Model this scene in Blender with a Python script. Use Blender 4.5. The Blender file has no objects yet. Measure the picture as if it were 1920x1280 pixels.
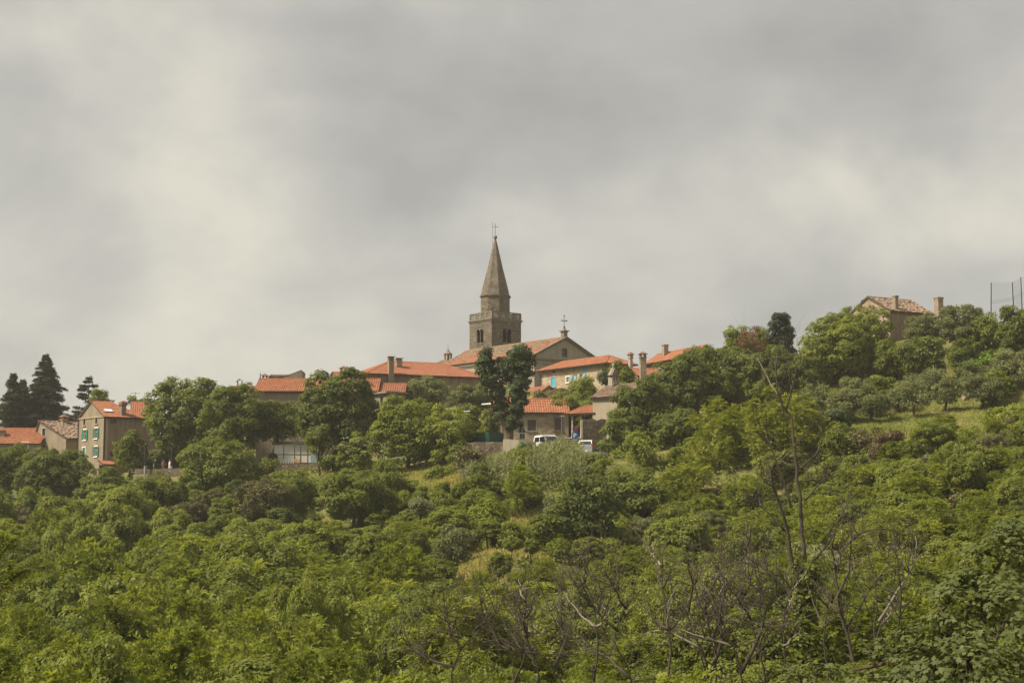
import bpy, bmesh, math, random
import numpy as np
from mathutils import Vector

# ------------------------------------------------------------------ camera, sky, sun, exposure
scene = bpy.context.scene
COL = scene.collection
F = 2667.0                       # focal length in photo pixels (1920 wide)
CZ = 30.0                        # eye height
TP = (925 - 640) / F
PITCH = math.atan(TP)
CP, SP = math.cos(PITCH), math.sin(PITCH)

cam_d = bpy.data.cameras.new('camera')
cam_d.sensor_width = 36.0
cam_d.lens = 36.0 * F / 1920.0
cam_d.clip_start = 0.5
cam_d.clip_end = 6000
cam = bpy.data.objects.new('camera', cam_d)
COL.objects.link(cam)
cam.location = (0, 0, CZ)
cam.rotation_euler = (math.pi / 2 + PITCH, 0, 0)
scene.camera = cam

SUN_EL, SUN_AZ = math.radians(50), math.atan2(-0.90, -0.30)   # azimuth from +Y towards +X
sun_dir = Vector((math.sin(SUN_AZ) * math.cos(SUN_EL), math.cos(SUN_AZ) * math.cos(SUN_EL), math.sin(SUN_EL)))
sl = bpy.data.lights.new('sun', 'SUN')
sl.energy = 4.1
sl.angle = math.radians(9)
sl.color = (1.0, 0.90, 0.72)
so = bpy.data.objects.new('sun', sl)
COL.objects.link(so)
so.location = (-60, -20, 90)
so.rotation_euler = sun_dir.to_track_quat('Z', 'Y').to_euler()

scene.view_settings.view_transform = 'Standard'
scene.view_settings.look = 'None'
scene.view_settings.gamma = 1
scene.view_settings.exposure = 0.80
scene.cycles.max_bounces = 7
scene.cycles.diffuse_bounces = 5
scene.cycles.transmission_bounces = 3
scene.cycles.transparent_max_bounces = 6
scene.cycles.use_denoising = True


def at(px, py, Y):
    """photo pixel at forward distance Y -> world point"""
    dx, dy = (px - 960) / F, (640 - py) / F
    d = Vector((dx, CP - dy * SP, SP + dy * CP))
    p = d * (Y / d.y)
    return Vector((p.x, p.y, p.z + CZ))


def proj(x, y, z):
    d = y * CP + (z - CZ) * SP
    u = -y * SP + (z - CZ) * CP
    return 960 + F * x / d, 640 - F * u / d


def len_to(P, d, px):
    """distance along horizontal direction d from P so that the point projects to column px"""
    k = (px - 960) / F
    dep0 = P[1] * CP + (P[2] - CZ) * SP
    return (k * dep0 - P[0]) / (d[0] - k * d[1] * CP)


class NT:
    """tiny node helper"""
    def __init__(self, tree):
        self.t = tree
        self.n = tree.nodes
        self.n.clear()

    def __call__(self, kind, **kw):
        nd = self.n.new(kind)
        ins = kw.pop('ins', {})
        for k, v in kw.items():
            setattr(nd, k, v)
        for k, v in ins.items():
            s = nd.inputs[k]
            if isinstance(v, bpy.types.NodeSocket):
                self.t.links.new(v, s)
            else:
                s.default_value = v
        return nd

    def math(self, op, a, b=0.0, c=0.0, clamp=False):
        nd = self('ShaderNodeMath', operation=op, use_clamp=clamp, ins={0: a, 1: b, 2: c})
        return nd.outputs[0]

    def mix(self, f, a, b, blend='MIX'):
        nd = self('ShaderNodeMix', data_type='RGBA', blend_type=blend)
        for idx, v in ((0, f), (6, a), (7, b)):
            if isinstance(v, bpy.types.NodeSocket):
                self.t.links.new(v, nd.inputs[idx])
            else:
                nd.inputs[idx].default_value = v if idx == 0 else (tuple(v) + (1,))[:4]
        return nd.outputs[2]

    def ramp(self, f, stops, interp='LINEAR'):
        nd = self('ShaderNodeValToRGB', ins={0: f})
        cr = nd.color_ramp
        cr.interpolation = interp
        while len(cr.elements) < len(stops):
            cr.elements.new(0.5)
        for e, (p, c) in zip(cr.elements, stops):
            e.position = p
            e.color = (tuple(c) + (1,))[:4] if not isinstance(c, (int, float)) else (c, c, c, 1)
        return nd.outputs[0]

    def noise(self, vec, scale, detail=4, rough=0.55, dist=0.0):
        return self('ShaderNodeTexNoise', ins={'Vector': vec, 'Scale': scale, 'Detail': detail,
                                               'Roughness': rough, 'Distortion': dist}).outputs[0]

    def mapping(self, vec, scale=(1, 1, 1), loc=(0, 0, 0), rot=(0, 0, 0)):
        return self('ShaderNodeMapping', ins={'Vector': vec, 'Scale': scale, 'Location': loc, 'Rotation': rot}).outputs[0]


# ---- world: thick moving cloud deck over a clear-sky base
world = bpy.data.worlds.new('World')
scene.world = world
world.use_nodes = True
nt = NT(world.node_tree)
tc = nt('ShaderNodeTexCoord').outputs['Generated']
sky = nt('ShaderNodeTexSky', sky_type='NISHITA', sun_disc=False, sun_elevation=SUN_EL,
         sun_rotation=SUN_AZ, altitude=200)
skyc = nt('ShaderNodeVectorMath', operation='SCALE', ins={0: sky.outputs[0], 'Scale': 0.10}).outputs[0]
sep = nt('ShaderNodeSeparateXYZ', ins={0: tc})
zz = nt.math('ADD', nt.math('MAXIMUM', sep.outputs[2], 0.0), 0.62)
pl = nt('ShaderNodeVectorMath', operation='DIVIDE',
        ins={0: tc, 1: nt('ShaderNodeCombineXYZ', ins={0: zz, 1: zz, 2: zz}).outputs[0]}).outputs[0]
n1 = nt.noise(nt.mapping(pl, (1.0, 1.35, 1.0), (3.1, 0.4, 0)), 1.7, 7, 0.50, 0.6)
n2 = nt.noise(nt.mapping(pl, (1.0, 1.2, 1.0), (7.7, 2.0, 0), (0, 0, 0.5)), 5.0, 8, 0.52, 0.3)
n3 = nt.noise(nt.mapping(tc, (1.0, 1.0, 1.3), (1.3, 4.0, 2.2)), 8.0, 6, 0.55, 0.5)
cl = nt.math('ADD', nt.math('ADD', nt.math('MULTIPLY', n1, 0.62), nt.math('MULTIPLY', n2, 0.40)), nt.math('MULTIPLY', nt.math('SUBTRACT', n3, 0.5), 0.24))
warp = nt('ShaderNodeTexNoise', noise_dimensions='3D', ins={'Vector': tc, 'Scale': 7.0, 'Detail': 5.0, 'Roughness': 0.55})
wv = nt('ShaderNodeVectorMath', operation='MULTIPLY_ADD',
        ins={0: warp.outputs['Color'], 1: (0.14, 0.14, 0.14), 2: tc}).outputs[0]


def cloud_blob(px, py, rx, rz, amp):
    """one soft bank of the cloud deck, bright (+) or dark (-)"""
    d = (at(px, py, 100) - Vector((0, 0, CZ))).normalized() + Vector((0.07, 0.07, 0.07))
    df = nt('ShaderNodeVectorMath', operation='SUBTRACT', ins={0: wv, 1: tuple(d)}).outputs[0]
    df = nt('ShaderNodeVectorMath', operation='MULTIPLY', ins={0: df, 1: (1 / rx, 1 / rx, 1 / rz)}).outputs[0]
    ln = nt('ShaderNodeVectorMath', operation='LENGTH', ins={0: df}).outputs['Value']
    mr = nt('ShaderNodeMapRange', interpolation_type='SMOOTHSTEP',
            ins={0: ln, 1: 0.0, 2: 1.0, 3: amp, 4: 0.0})
    return mr.outputs[0]


for b in ((1580, 410, 0.20, 0.06, 0.10), (1230, 500, 0.16, 0.06, 0.10), (430, 350, 0.14, 0.11, 0.10), (720, 540, 0.20, 0.07, 0.10),
          (110, 60, 0.09, 0.06, 0.07), (230, 600, 0.18, 0.07, 0.06), (1050, 600, 0.12, 0.05, 0.05),
          (1180, 140, 0.30, 0.11, -0.09), (1760, 150, 0.20, 0.10, -0.11), (620, 90, 0.2, 0.06, -0.02), (70, 320, 0.09, 0.08, -0.07),
          (860, 370, 0.10, 0.035, -0.05), (1780, 560, 0.13, 0.045, -0.07), (520, 50, 0.13, 0.05, -0.07)):
    cl = nt.math('ADD', cl, cloud_blob(*b))
cl = nt.math('ADD', nt.math('MULTIPLY', nt.math('SUBTRACT', cl, 0.53), 1.35), 0.53)
cloud = nt.ramp(cl, [(0.16, (0.225, 0.220, 0.206)), (0.40, (0.296, 0.288, 0.264)), (0.54, (0.356, 0.344, 0.306)),
                     (0.68, (0.424, 0.403, 0.342)), (0.84, (0.478, 0.449, 0.368))])
wcol = nt.mix(0.965, skyc, cloud)
bg = nt('ShaderNodeBackground', ins={0: wcol, 1: 1.0})
wo = nt('ShaderNodeOutputWorld', ins={0: bg.outputs[0]})

# ------------------------------------------------------------------ helpers
rng = np.random.default_rng(7)
random.seed(7)


class MB:
    def __init__(self):
        self.v, self.f, self.m, self.uv = [], [], [], None

    def quad(self, a, b, c, d, m=0):
        i = len(self.v)
        self.v += [tuple(a), tuple(b), tuple(c), tuple(d)]
        self.f.append((i, i + 1, i + 2, i + 3)); self.m.append(m)

    def poly(self, pts, m=0):
        i = len(self.v)
        self.v += [tuple(p) for p in pts]
        self.f.append(tuple(range(i, i + len(pts)))); self.m.append(m)

    def box(self, x0, x1, y0, y1, z0, z1, m=0, tf=None):
        p = [(x0, y0, z0), (x1, y0, z0), (x1, y1, z0), (x0, y1, z0), (x0, y0, z1), (x1, y0, z1), (x1, y1, z1), (x0, y1, z1)]
        if tf:
            p = [tuple(tf(*q)) for q in p]
        i = len(self.v)
        self.v += p
        for q in ((0, 3, 2, 1), (4, 5, 6, 7), (0, 1, 5, 4), (1, 2, 6, 5), (2, 3, 7, 6), (3, 0, 4, 7)):
            self.f.append(tuple(i + k for k in q)); self.m.append(m)
        return self

    def ring_loft(self, rings, m=0, cap=True):
        """rings: lists of equally many points"""
        i0 = len(self.v)
        n = len(rings[0])
        for r in rings:
            self.v += [tuple(p) for p in r]
        for k in range(len(rings) - 1):
            for j in range(n):
                a, b = i0 + k * n + j, i0 + k * n + (j + 1) % n
                self.f.append((a, b, b + n, a + n)); self.m.append(m)
        if cap:
            self.f.append(tuple(i0 + j for j in reversed(range(n)))); self.m.append(m)
            self.f.append(tuple(i0 + (len(rings) - 1) * n + j for j in range(n))); self.m.append(m)
        return self

    def lathe(self, prof, sides=12, c=(0, 0), rot=0.0, m=0):
        rings = []
        for r, z in prof:
            rings.append([(c[0] + r * math.cos(rot + 2 * math.pi * k / sides), c[1] + r * math.sin(rot + 2 * math.pi * k / sides), z) for k in range(sides)])
        return self.ring_loft(rings, m)

    def tube(self, pts, rad, sides=6, m=0):
        pts = [Vector(p) for p in pts]
        rings = []
        ref = None
        for k, p in enumerate(pts):
            t = (pts[min(k + 1, len(pts) - 1)] - pts[max(k - 1, 0)])
            t = t.normalized() if t.length > 1e-9 else Vector((0, 0, 1))
            if ref is None:
                ref = Vector((1, 0, 0)) if abs(t.x) < 0.9 else Vector((0, 1, 0))
            u = (ref - t * ref.dot(t)).normalized()
            w = t.cross(u)
            ref = u
            r = rad[k] if hasattr(rad, '__len__') else rad
            rings.append([p + (u * math.cos(2 * math.pi * j / sides) + w * math.sin(2 * math.pi * j / sides)) * r for j in range(sides)])
        return self.ring_loft(rings, m)

    def mesh(self, name, mats=(), smooth=False):
        me = bpy.data.meshes.new(name)
        me.from_pydata(self.v, [], self.f)
        for mt in (mats if isinstance(mats, (list, tuple)) else [mats]):
            me.materials.append(mt)
        if any(self.m):
            me.polygons.foreach_set('material_index', self.m)
        if self.uv is not None:
            ul = me.uv_layers.new(name='UVMap')
            li = np.empty(len(me.loops), dtype=np.int32)
            me.loops.foreach_get('vertex_index', li)
            ul.data.foreach_set('uv', np.asarray(self.uv, dtype=np.float32)[li].ravel())
        if smooth:
            me.polygons.foreach_set('use_smooth', [True] * len(me.polygons))
        me.update()
        return me

    def build(self, name, mats, parent=None, smooth=False, loc=None):
        return link(name, self.mesh(name, mats, smooth), parent, loc)


def link(name, me, parent=None, loc=None):
    o = bpy.data.objects.new(name, me)
    COL.objects.link(o)
    if parent is not None:
        o.parent = parent
    if loc is not None:
        o.location = loc
    return o


def tag(o, label=None, cat=None, group=None, kind=None):
    for k, v in (('label', label), ('category', cat), ('group', group), ('kind', kind)):
        if v:
            o[k] = v
    return o


def thing(name, label, cat, loc=(0, 0, 0), rz=0.0, group=None):
    o = link(name, None, None, loc)
    o.rotation_euler = (0, 0, rz)
    o.empty_display_size = 0.3
    return tag(o, label, cat, group)


# ------------------------------------------------------------------ materials
def new_mat(name):
    m = bpy.data.materials.new(name)
    m.use_nodes = True
    return m, NT(m.node_tree)


def finish(n, base, rough=0.85, bump=None, bstr=0.3, bdist=0.05, spec=0.3, metal=0.0, alpha=None):
    ins = {'Base Color': base if isinstance(base, bpy.types.NodeSocket) else (tuple(base) + (1,))[:4],
           'Roughness': rough, 'Specular IOR Level': spec, 'Metallic': metal}
    if bump is not None:
        ins['Normal'] = n('ShaderNodeBump', ins={'Height': bump, 'Strength': bstr, 'Distance': bdist}).outputs[0]
    p = n('ShaderNodeBsdfPrincipled', ins=ins)
    n('ShaderNodeOutputMaterial', ins={0: p.outputs[0]})
    return p


def plain(name, col, rough=0.6, metal=0.0, spec=0.4, var=0.12):
    m, n = new_mat(name)
    c = n('ShaderNodeTexCoord').outputs['Object']
    f = n.noise(c, 3.0, 5)
    finish(n, n.mix(f, tuple(x * (1 - var) for x in col), tuple(min(1, x * (1 + var)) for x in col)), rough, None, spec=spec, metal=metal)
    return m


def plaster(name, a, b, stain, amount=0.5, streak=0.5):
    m, n = new_mat(name)
    c = n('ShaderNodeTexCoord').outputs['Object']
    f1 = n.noise(c, 0.55, 6, 0.6, 0.4)
    f2 = n.noise(n.mapping(c, (1.3, 1.3, 0.16)), 1.6, 5, 0.6)
    f3 = n.noise(c, 6.0, 5, 0.65)
    col = n.mix(n.ramp(f1, [(0.35, 0), (0.65, 1)]), a, b)
    st = n.math('MULTIPLY', n.ramp(f2, [(0.5 - 0.12 * streak, 0), (0.72, 1)]), amount)
    col = n.mix(st, col, stain)
    col = n.mix(n.math('MULTIPLY', f3, 0.5), col, tuple(x * 0.55 for x in a))
    finish(n, col, 0.92, f3, 0.35, 0.04, spec=0.15)
    return m


def stone(name, cols, mortar, scale=2.6, flat=1.7, mw=0.05, bump=0.6):
    """rubble masonry: irregular flat stones in lime mortar"""
    m, n = new_mat(name)
    c = n('ShaderNodeTexCoord').outputs['Object']
    wob = n('ShaderNodeTexNoise', ins={'Vector': c, 'Scale': 1.6, 'Detail': 2.0})
    c2 = n('ShaderNodeVectorMath', operation='MULTIPLY_ADD', ins={0: wob.outputs['Color'], 1: (0.25, 0.25, 0.12), 2: c}).outputs[0]
    c3 = n.mapping(c2, (1, 1, flat))
    v1 = n('ShaderNodeTexVoronoi', feature='F1', ins={'Vector': c3, 'Scale': scale, 'Randomness': 0.85})
    v2 = n('ShaderNodeTexVoronoi', feature='DISTANCE_TO_EDGE', ins={'Vector': c3, 'Scale': scale, 'Randomness': 0.85})
    sp = n('ShaderNodeSeparateXYZ', ins={0: v1.outputs['Color']})
    k = len(cols)
    col = n.ramp(sp.outputs[0], [(i / (k - 1), cc) for i, cc in enumerate(cols)])
    big = n.noise(c, 0.5, 5, 0.6)
    col = n.mix(n.math('MULTIPLY', n.ramp(big, [(0.4, 0), (0.7, 1)]), 0.45), col, tuple(x * 0.55 for x in cols[0]))
    col = n.mix(n.math('MULTIPLY', n.noise(c, 9, 4), 0.4), col, tuple(x * 0.6 for x in cols[0]))
    edge = n.ramp(v2.outputs[0], [(0.0, 0), (mw, 1)])
    col = n.mix(edge, mortar, col)
    finish(n, col, 0.93, edge, bump, 0.05, spec=0.12)
    return m


def tiles(name, cols, moss=None, mossamt=0.3, patch=None, patchamt=0.0):
    """clay roof tiles, one colour draw per tile from the tile-index UV"""
    m, n = new_mat(name)
    uv = n('ShaderNodeTexCoord').outputs['UV']
    fl = n('ShaderNodeVectorMath', operation='FLOOR', ins={0: uv}).outputs[0]
    w = n('ShaderNodeTexWhiteNoise', noise_dimensions='2D', ins={'Vector': fl}).outputs[0]
    k = len(cols)
    col = n.ramp(w, [(i / (k - 1), cc) for i, cc in enumerate(cols)])
    ob = n('ShaderNodeTexCoord').outputs['Object']
    if patch:
        pm = n.ramp(n.noise(n.mapping(uv, (0.05, 0.045, 1), (2.3, 0.7, 0)), 1.0, 3, 0.5), [(0.5 - 0.03, 0), (0.5 + 0.03, 1)])
        w2 = n.ramp(w, [(0.0, patch[0]), (1.0, patch[1])])
        col = n.mix(n.math('MULTIPLY', pm, patchamt), col, w2)
    if moss:
        f = n.noise(ob, 1.1, 6, 0.65)
        col = n.mix(n.math('MULTIPLY', n.ramp(f, [(0.42, 0), (0.68, 1)]), mossamt), col, moss)
    g = n.noise(ob, 7, 4, 0.6)
    col = n.mix(n.math('MULTIPLY', g, 0.35), col, tuple(x * 0.55 for x in cols[0]))
    finish(n, col, 0.85, g, 0.2, 0.02, spec=0.2)
    return m


M = {}
M['roof_new'] = tiles('orange_roof_tiles', [(0.29, 0.110, 0.055), (0.375, 0.150, 0.078), (0.43, 0.19, 0.108), (0.33, 0.125, 0.062)], (0.20, 0.115, 0.08), 0.4)
M['roof_mid'] = tiles('weathered_orange_tiles', [(0.285, 0.100, 0.056), (0.376, 0.145, 0.081), (0.353, 0.170, 0.108), (0.388, 0.130, 0.068)], (0.205, 0.120, 0.077), 0.5)
M['roof_old'] = tiles('old_brown_tiles', [(0.17, 0.11, 0.08), (0.27, 0.18, 0.13), (0.35, 0.26, 0.195), (0.22, 0.13, 0.09)], (0.16, 0.135, 0.10), 0.6)
M['roof_church'] = tiles('mixed_church_tiles', [(0.20, 0.15, 0.105), (0.27, 0.21, 0.15), (0.32, 0.26, 0.18), (0.23, 0.165, 0.115)], (0.19, 0.165, 0.12), 0.5,
                         ((0.35, 0.130, 0.072), (0.43, 0.18, 0.105)), 0.95)
M['pl_grey'] = plaster('grey_render', (0.259, 0.213, 0.158), (0.340, 0.276, 0.195), (0.155, 0.123, 0.092), 0.6)
M['pl_brown'] = plaster('stained_brown_render', (0.240, 0.171, 0.123), (0.323, 0.237, 0.169), (0.116, 0.084, 0.067), 0.75, 0.9)
M['pl_cream'] = plaster('cream_render', (0.388, 0.326, 0.233), (0.456, 0.394, 0.294), (0.253, 0.206, 0.152), 0.4)
M['pl_church'] = plaster('church_grey_render', (0.330, 0.290, 0.225), (0.421, 0.367, 0.282), (0.216, 0.181, 0.139), 0.55)
M['st_warm'] = stone('warm_rubble_stone', [(0.294, 0.229, 0.153), (0.445, 0.358, 0.245), (0.528, 0.437, 0.312), (0.371, 0.280, 0.187)], (0.461, 0.388, 0.286))
M['st_grey'] = stone('grey_brown_stone', [(0.193, 0.149, 0.109), (0.309, 0.247, 0.177), (0.251, 0.187, 0.133), (0.377, 0.307, 0.226)], (0.242, 0.191, 0.141))
M['st_pink'] = stone('pinkish_rubble_stone', [(0.277, 0.201, 0.147), (0.408, 0.315, 0.231), (0.465, 0.383, 0.291), (0.304, 0.211, 0.153)], (0.334, 0.264, 0.195), 2.8)
M['st_dark'] = stone('dark_dry_stone', [(0.16, 0.125, 0.09), (0.27, 0.215, 0.155), (0.34, 0.29, 0.22), (0.21, 0.16, 0.11)], (0.06, 0.05, 0.04), 2.8, 1.8, 0.09)
M['st_red'] = stone('reddish_dry_stone', [(0.26, 0.12, 0.08), (0.36, 0.20, 0.13), (0.40, 0.29, 0.21), (0.30, 0.14, 0.09)], (0.07, 0.05, 0.04), 2.8, 1.8, 0.09)
M['tower'] = stone('tower_ashlar', [(0.102, 0.085, 0.064), (0.201, 0.168, 0.127), (0.152, 0.123, 0.090), (0.258, 0.221, 0.168)], (0.123, 0.102, 0.077), 2.0, 1.7, 0.05, 0.45)


def weathered(name, cols, scale=1.4):
    m, n = new_mat(name)
    c = n('ShaderNodeTexCoord').outputs['Object']
    f = n.noise(c, scale, 8, 0.68, 0.8)
    col = n.ramp(f, [(0.30, cols[0]), (0.46, cols[1]), (0.56, cols[2]), (0.70, cols[3])])
    rows = n('ShaderNodeTexWave', wave_type='BANDS', bands_direction='Z', ins={'Vector': c, 'Scale': 1.1, 'Distortion': 1.5, 'Detail': 2.0}).outputs[0]
    col = n.mix(n.math('MULTIPLY', n.ramp(rows, [(0.0, 1), (0.25, 0)]), 0.35), col, cols[0])
    g = n.noise(c, 7, 5, 0.65)
    col = n.mix(n.math('MULTIPLY', g, 0.4), col, tuple(x * .6 for x in cols[0]))
    finish(n, col, 0.93, g, 0.4, 0.05, spec=0.12)
    return m


M['spire'] = weathered('lichened_spire_stone', [(0.086, 0.072, 0.054), (0.152, 0.129, 0.098), (0.205, 0.176, 0.135), (0.271, 0.238, 0.184)])
M['trim'] = plaster('pale_limestone', (0.390, 0.352, 0.290), (0.468, 0.429, 0.359), (0.228, 0.198, 0.159), 0.5)
M['trim_dark'] = plaster('weathered_limestone', (0.203, 0.174, 0.138), (0.272, 0.239, 0.190), (0.121, 0.101, 0.081), 0.6)
M['terracotta'] = plain('terracotta', (0.22, 0.11, 0.075), 0.85)
M['white'] = plain('white_paint', (0.74, 0.71, 0.63), 0.6)
M['green_paint'] = plain('sea_green_paint', (0.010, 0.20, 0.135), 0.5)
M['blue_paint'] = plain('sky_blue_paint', (0.08, 0.42, 0.62), 0.5)
M['blue_pale'] = plain('faded_blue_paint', (0.22, 0.45, 0.56), 0.55)
M['brown_wood'] = plain('brown_wood', (0.115, 0.075, 0.05), 0.75)
M['dark_iron'] = plain('dark_iron', (0.03, 0.03, 0.032), 0.5, 0.6)
M['grey_metal'] = plain('galvanised_metal', (0.40, 0.41, 0.40), 0.45, 0.5)
M['pole_dark'] = plain('dark_blue_grey_metal', (0.022, 0.028, 0.036), 0.5, 0.3)
M['hoard'] = plain('dark_green_panel', (0.006, 0.055, 0.038), 0.5)
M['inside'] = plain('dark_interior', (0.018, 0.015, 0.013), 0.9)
M['glass'], _n = new_mat('window_glass')
finish(_n, (0.02, 0.022, 0.024), 0.12, spec=0.6)
M['panel'] = plain('off_white_panel', (0.62, 0.60, 0.53), 0.5)
M['concrete'] = plaster('old_concrete', (0.42, 0.38, 0.28), (0.52, 0.47, 0.36), (0.24, 0.20, 0.13), 0.5)
M['asphalt'] = plaster('asphalt', (0.075, 0.075, 0.075), (0.11, 0.108, 0.105), (0.05, 0.05, 0.05), 0.4)
M['bark'] = plaster('brown_bark', (0.085, 0.06, 0.04), (0.13, 0.095, 0.065), (0.04, 0.03, 0.022), 0.6)
M['bark_grey'] = plaster('grey_brown_bark', (0.19, 0.14, 0.10), (0.27, 0.205, 0.15), (0.09, 0.065, 0.045), 0.6)
M['dead'] = plaster('dead_bark', (0.070, 0.056, 0.044), (0.120, 0.098, 0.078), (0.040, 0.032, 0.025), 0.5)
M['dead_pale'] = plaster('bleached_dead_wood', (0.26, 0.22, 0.17), (0.38, 0.33, 0.26), (0.14, 0.11, 0.085), 0.5)
M['tyre'] = plain('tyre_rubber', (0.02, 0.02, 0.02), 0.85)
M['car_silver'] = plain('silver_car_paint', (0.400, 0.400, 0.392), 0.3, 0.4, 0.6, 0.03)
M['car_white'] = plain('white_car_paint', (0.74, 0.74, 0.72), 0.3, 0.0, 0.6, 0.03)
M['car_blue'] = plain('pale_blue_grey_car_paint', (0.30, 0.34, 0.37), 0.3, 0.4, 0.6, 0.03)
M['tail_red'] = plain('red_lamp_glass', (0.42, 0.02, 0.015), 0.25)
M['skin'] = plain('skin', (0.52, 0.32, 0.22), 0.6)
M['hair'] = plain('brown_hair', (0.06, 0.04, 0.025), 0.7)
M['cl_black'] = plain('black_cloth', (0.025, 0.025, 0.028), 0.9)
M['cl_tan'] = plain('salmon_cloth', (0.40, 0.20, 0.14), 0.9)
M['cl_jean'] = plain('pale_blue_denim', (0.20, 0.24, 0.30), 0.9)
M['cl_white'] = plain('white_cloth', (0.72, 0.70, 0.66), 0.9)
M['sign_blue'] = plain('sign_blue', (0.015, 0.10, 0.36), 0.45)
M['sign_purple'] = plain('sign_faded_purple', (0.075, 0.045, 0.20), 0.45)
M['sign_red'] = plain('sign_red', (0.35, 0.03, 0.05), 0.45)
M['sign_white'] = plain('sign_white', (0.78, 0.78, 0.78), 0.45)
M['sign_back'] = plain('sign_back_grey', (0.04, 0.05, 0.06), 0.5, 0.3)
M['black_cloth'] = plain('black_canvas', (0.022, 0.022, 0.022), 0.9)
M['orange'] = plain('orange_plastic', (0.62, 0.24, 0.03), 0.5)
M['teal'] = plain('pale_teal_metal', (0.25, 0.36, 0.36), 0.5)


def leaf_mat(name, dark, base, bright, transl=0.28, hue=0.0):
    m, n = new_mat(name)
    t = n('ShaderNodeAttribute', attribute_name='tint').outputs['Fac']
    r = n('ShaderNodeObjectInfo').outputs['Random']
    f = n.math('ADD', t, n.math('MULTIPLY', n.math('SUBTRACT', r, 0.5), 0.55))
    col = n.ramp(f, [(0.0, dark), (0.5, base), (1.0, bright)])
    d = n('ShaderNodeBsdfPrincipled', ins={'Base Color': col, 'Roughness': 0.6, 'Specular IOR Level': 0.22})
    tcol = n.mix(1.0, col, (1.25, 1.25, 0.55), 'MULTIPLY')
    tr = n('ShaderNodeBsdfTranslucent', ins={0: tcol})
    mx = n('ShaderNodeMixShader', ins={0: transl, 1: d.outputs[0], 2: tr.outputs[0]})
    n('ShaderNodeOutputMaterial', ins={0: mx.outputs[0]})
    return m


L = {
    'dark': leaf_mat('dark_broad_leaf', (0.081, 0.103, 0.022), (0.132, 0.158, 0.034), (0.189, 0.215, 0.050), 0.42),
    'mid': leaf_mat('mid_green_leaf', (0.100, 0.123, 0.021), (0.166, 0.193, 0.034), (0.238, 0.267, 0.051), 0.43),
    'light': leaf_mat('light_locust_leaf', (0.123, 0.149, 0.021), (0.204, 0.235, 0.037), (0.285, 0.313, 0.056), 0.44),
    'lime': leaf_mat('lime_locust_leaf', (0.165, 0.189, 0.022), (0.250, 0.275, 0.038), (0.335, 0.352, 0.058), 0.46),
    'olive': leaf_mat('grey_olive_leaf', (0.110, 0.122, 0.046), (0.180, 0.196, 0.078), (0.262, 0.276, 0.130), 0.28),
    'brown': leaf_mat('brownish_olive_leaf', (0.095, 0.086, 0.036), (0.155, 0.142, 0.058), (0.220, 0.200, 0.092), 0.18),
    'ivy': leaf_mat('dark_ivy_leaf', (0.032, 0.050, 0.016), (0.054, 0.078, 0.024), (0.085, 0.112, 0.036), 0.25),
    'needle': leaf_mat('dark_needles', (0.034, 0.044, 0.020), (0.060, 0.072, 0.032), (0.095, 0.108, 0.048), 0.12),
    'cypress': leaf_mat('cypress_scales', (0.020, 0.028, 0.012), (0.034, 0.046, 0.018), (0.055, 0.070, 0.028), 0.08),
    'maple': leaf_mat('maple_leaf', (0.052, 0.068, 0.020), (0.090, 0.110, 0.034), (0.138, 0.158, 0.054), 0.36),
    'red': leaf_mat('dry_red_brown_leaf', (0.100, 0.042, 0.022), (0.170, 0.075, 0.036), (0.240, 0.125, 0.060), 0.2),
    'rust': leaf_mat('rusty_shrub_leaf', (0.072, 0.048, 0.022), (0.120, 0.078, 0.036), (0.120, 0.130, 0.040), 0.2),
    'grass': leaf_mat('meadow_grass', (0.150, 0.185, 0.030), (0.250, 0.280, 0.052), (0.440, 0.365, 0.135), 0.35),
    'cane': leaf_mat('cane_leaf', (0.100, 0.120, 0.038), (0.165, 0.185, 0.062), (0.260, 0.262, 0.110), 0.3),
    'vine': leaf_mat('vine_leaf', (0.090, 0.150, 0.016), (0.150, 0.225, 0.026), (0.215, 0.290, 0.050), 0.35),
    'flower': leaf_mat('pale_blossom', (0.22, 0.24, 0.13), (0.34, 0.35, 0.22), (0.55, 0.52, 0.36), 0.2),
}

# ------------------------------------------------------------------ terrain
GP = []                                   # ground control points (x, y, z)


def gp(px, py, Y):
    GP.append(tuple(at(px, py, Y)))


def gz(px, Y, z):
    p = at(px, 925 - z * F / Y, Y)
    GP.append((p.x, p.y, CZ + z))


for a in ((1000, 850, 140), (1110, 854, 139), (890, 848, 143), (1050, 852, 146), (800, 890, 138), (740, 908, 133), (960, 884, 131), (860, 902, 130),
          (1000, 839, 160), (1060, 839, 158), (290, 886, 160), (195, 898, 172), (60, 880, 182), (240, 897, 165), (-40, 900, 175),
          (550, 874, 152), (640, 877, 152), (430, 888, 155), (590, 850, 168), (730, 812, 170), (780, 770, 182), (860, 805, 170),
          (1080, 742, 175), (1020, 746, 177), (1170, 752, 172), (1060, 722, 200), (925, 712, 215), (840, 718, 215), (500, 770, 185), (640, 740, 190),
          (1130, 832, 150), (1170, 805, 155), (1250, 712, 188), (1300, 805, 160), (1350, 795, 150), (1450, 795, 138), (1420, 705, 165),
          (1470, 690, 160), (1560, 772, 140), (1500, 752, 145), (1640, 794, 130), (1715, 782, 130), (1770, 773, 132), (1830, 757, 134),
          (1740, 816, 123), (1600, 818, 123), (1660, 640, 165), (1740, 655, 160), (1880, 625, 158), (1800, 705, 145), (1860, 703, 143),
          (1920, 720, 138), (980, 988, 112), (885, 1052, 95), (1010, 978, 114)):
    gp(*a)
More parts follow.
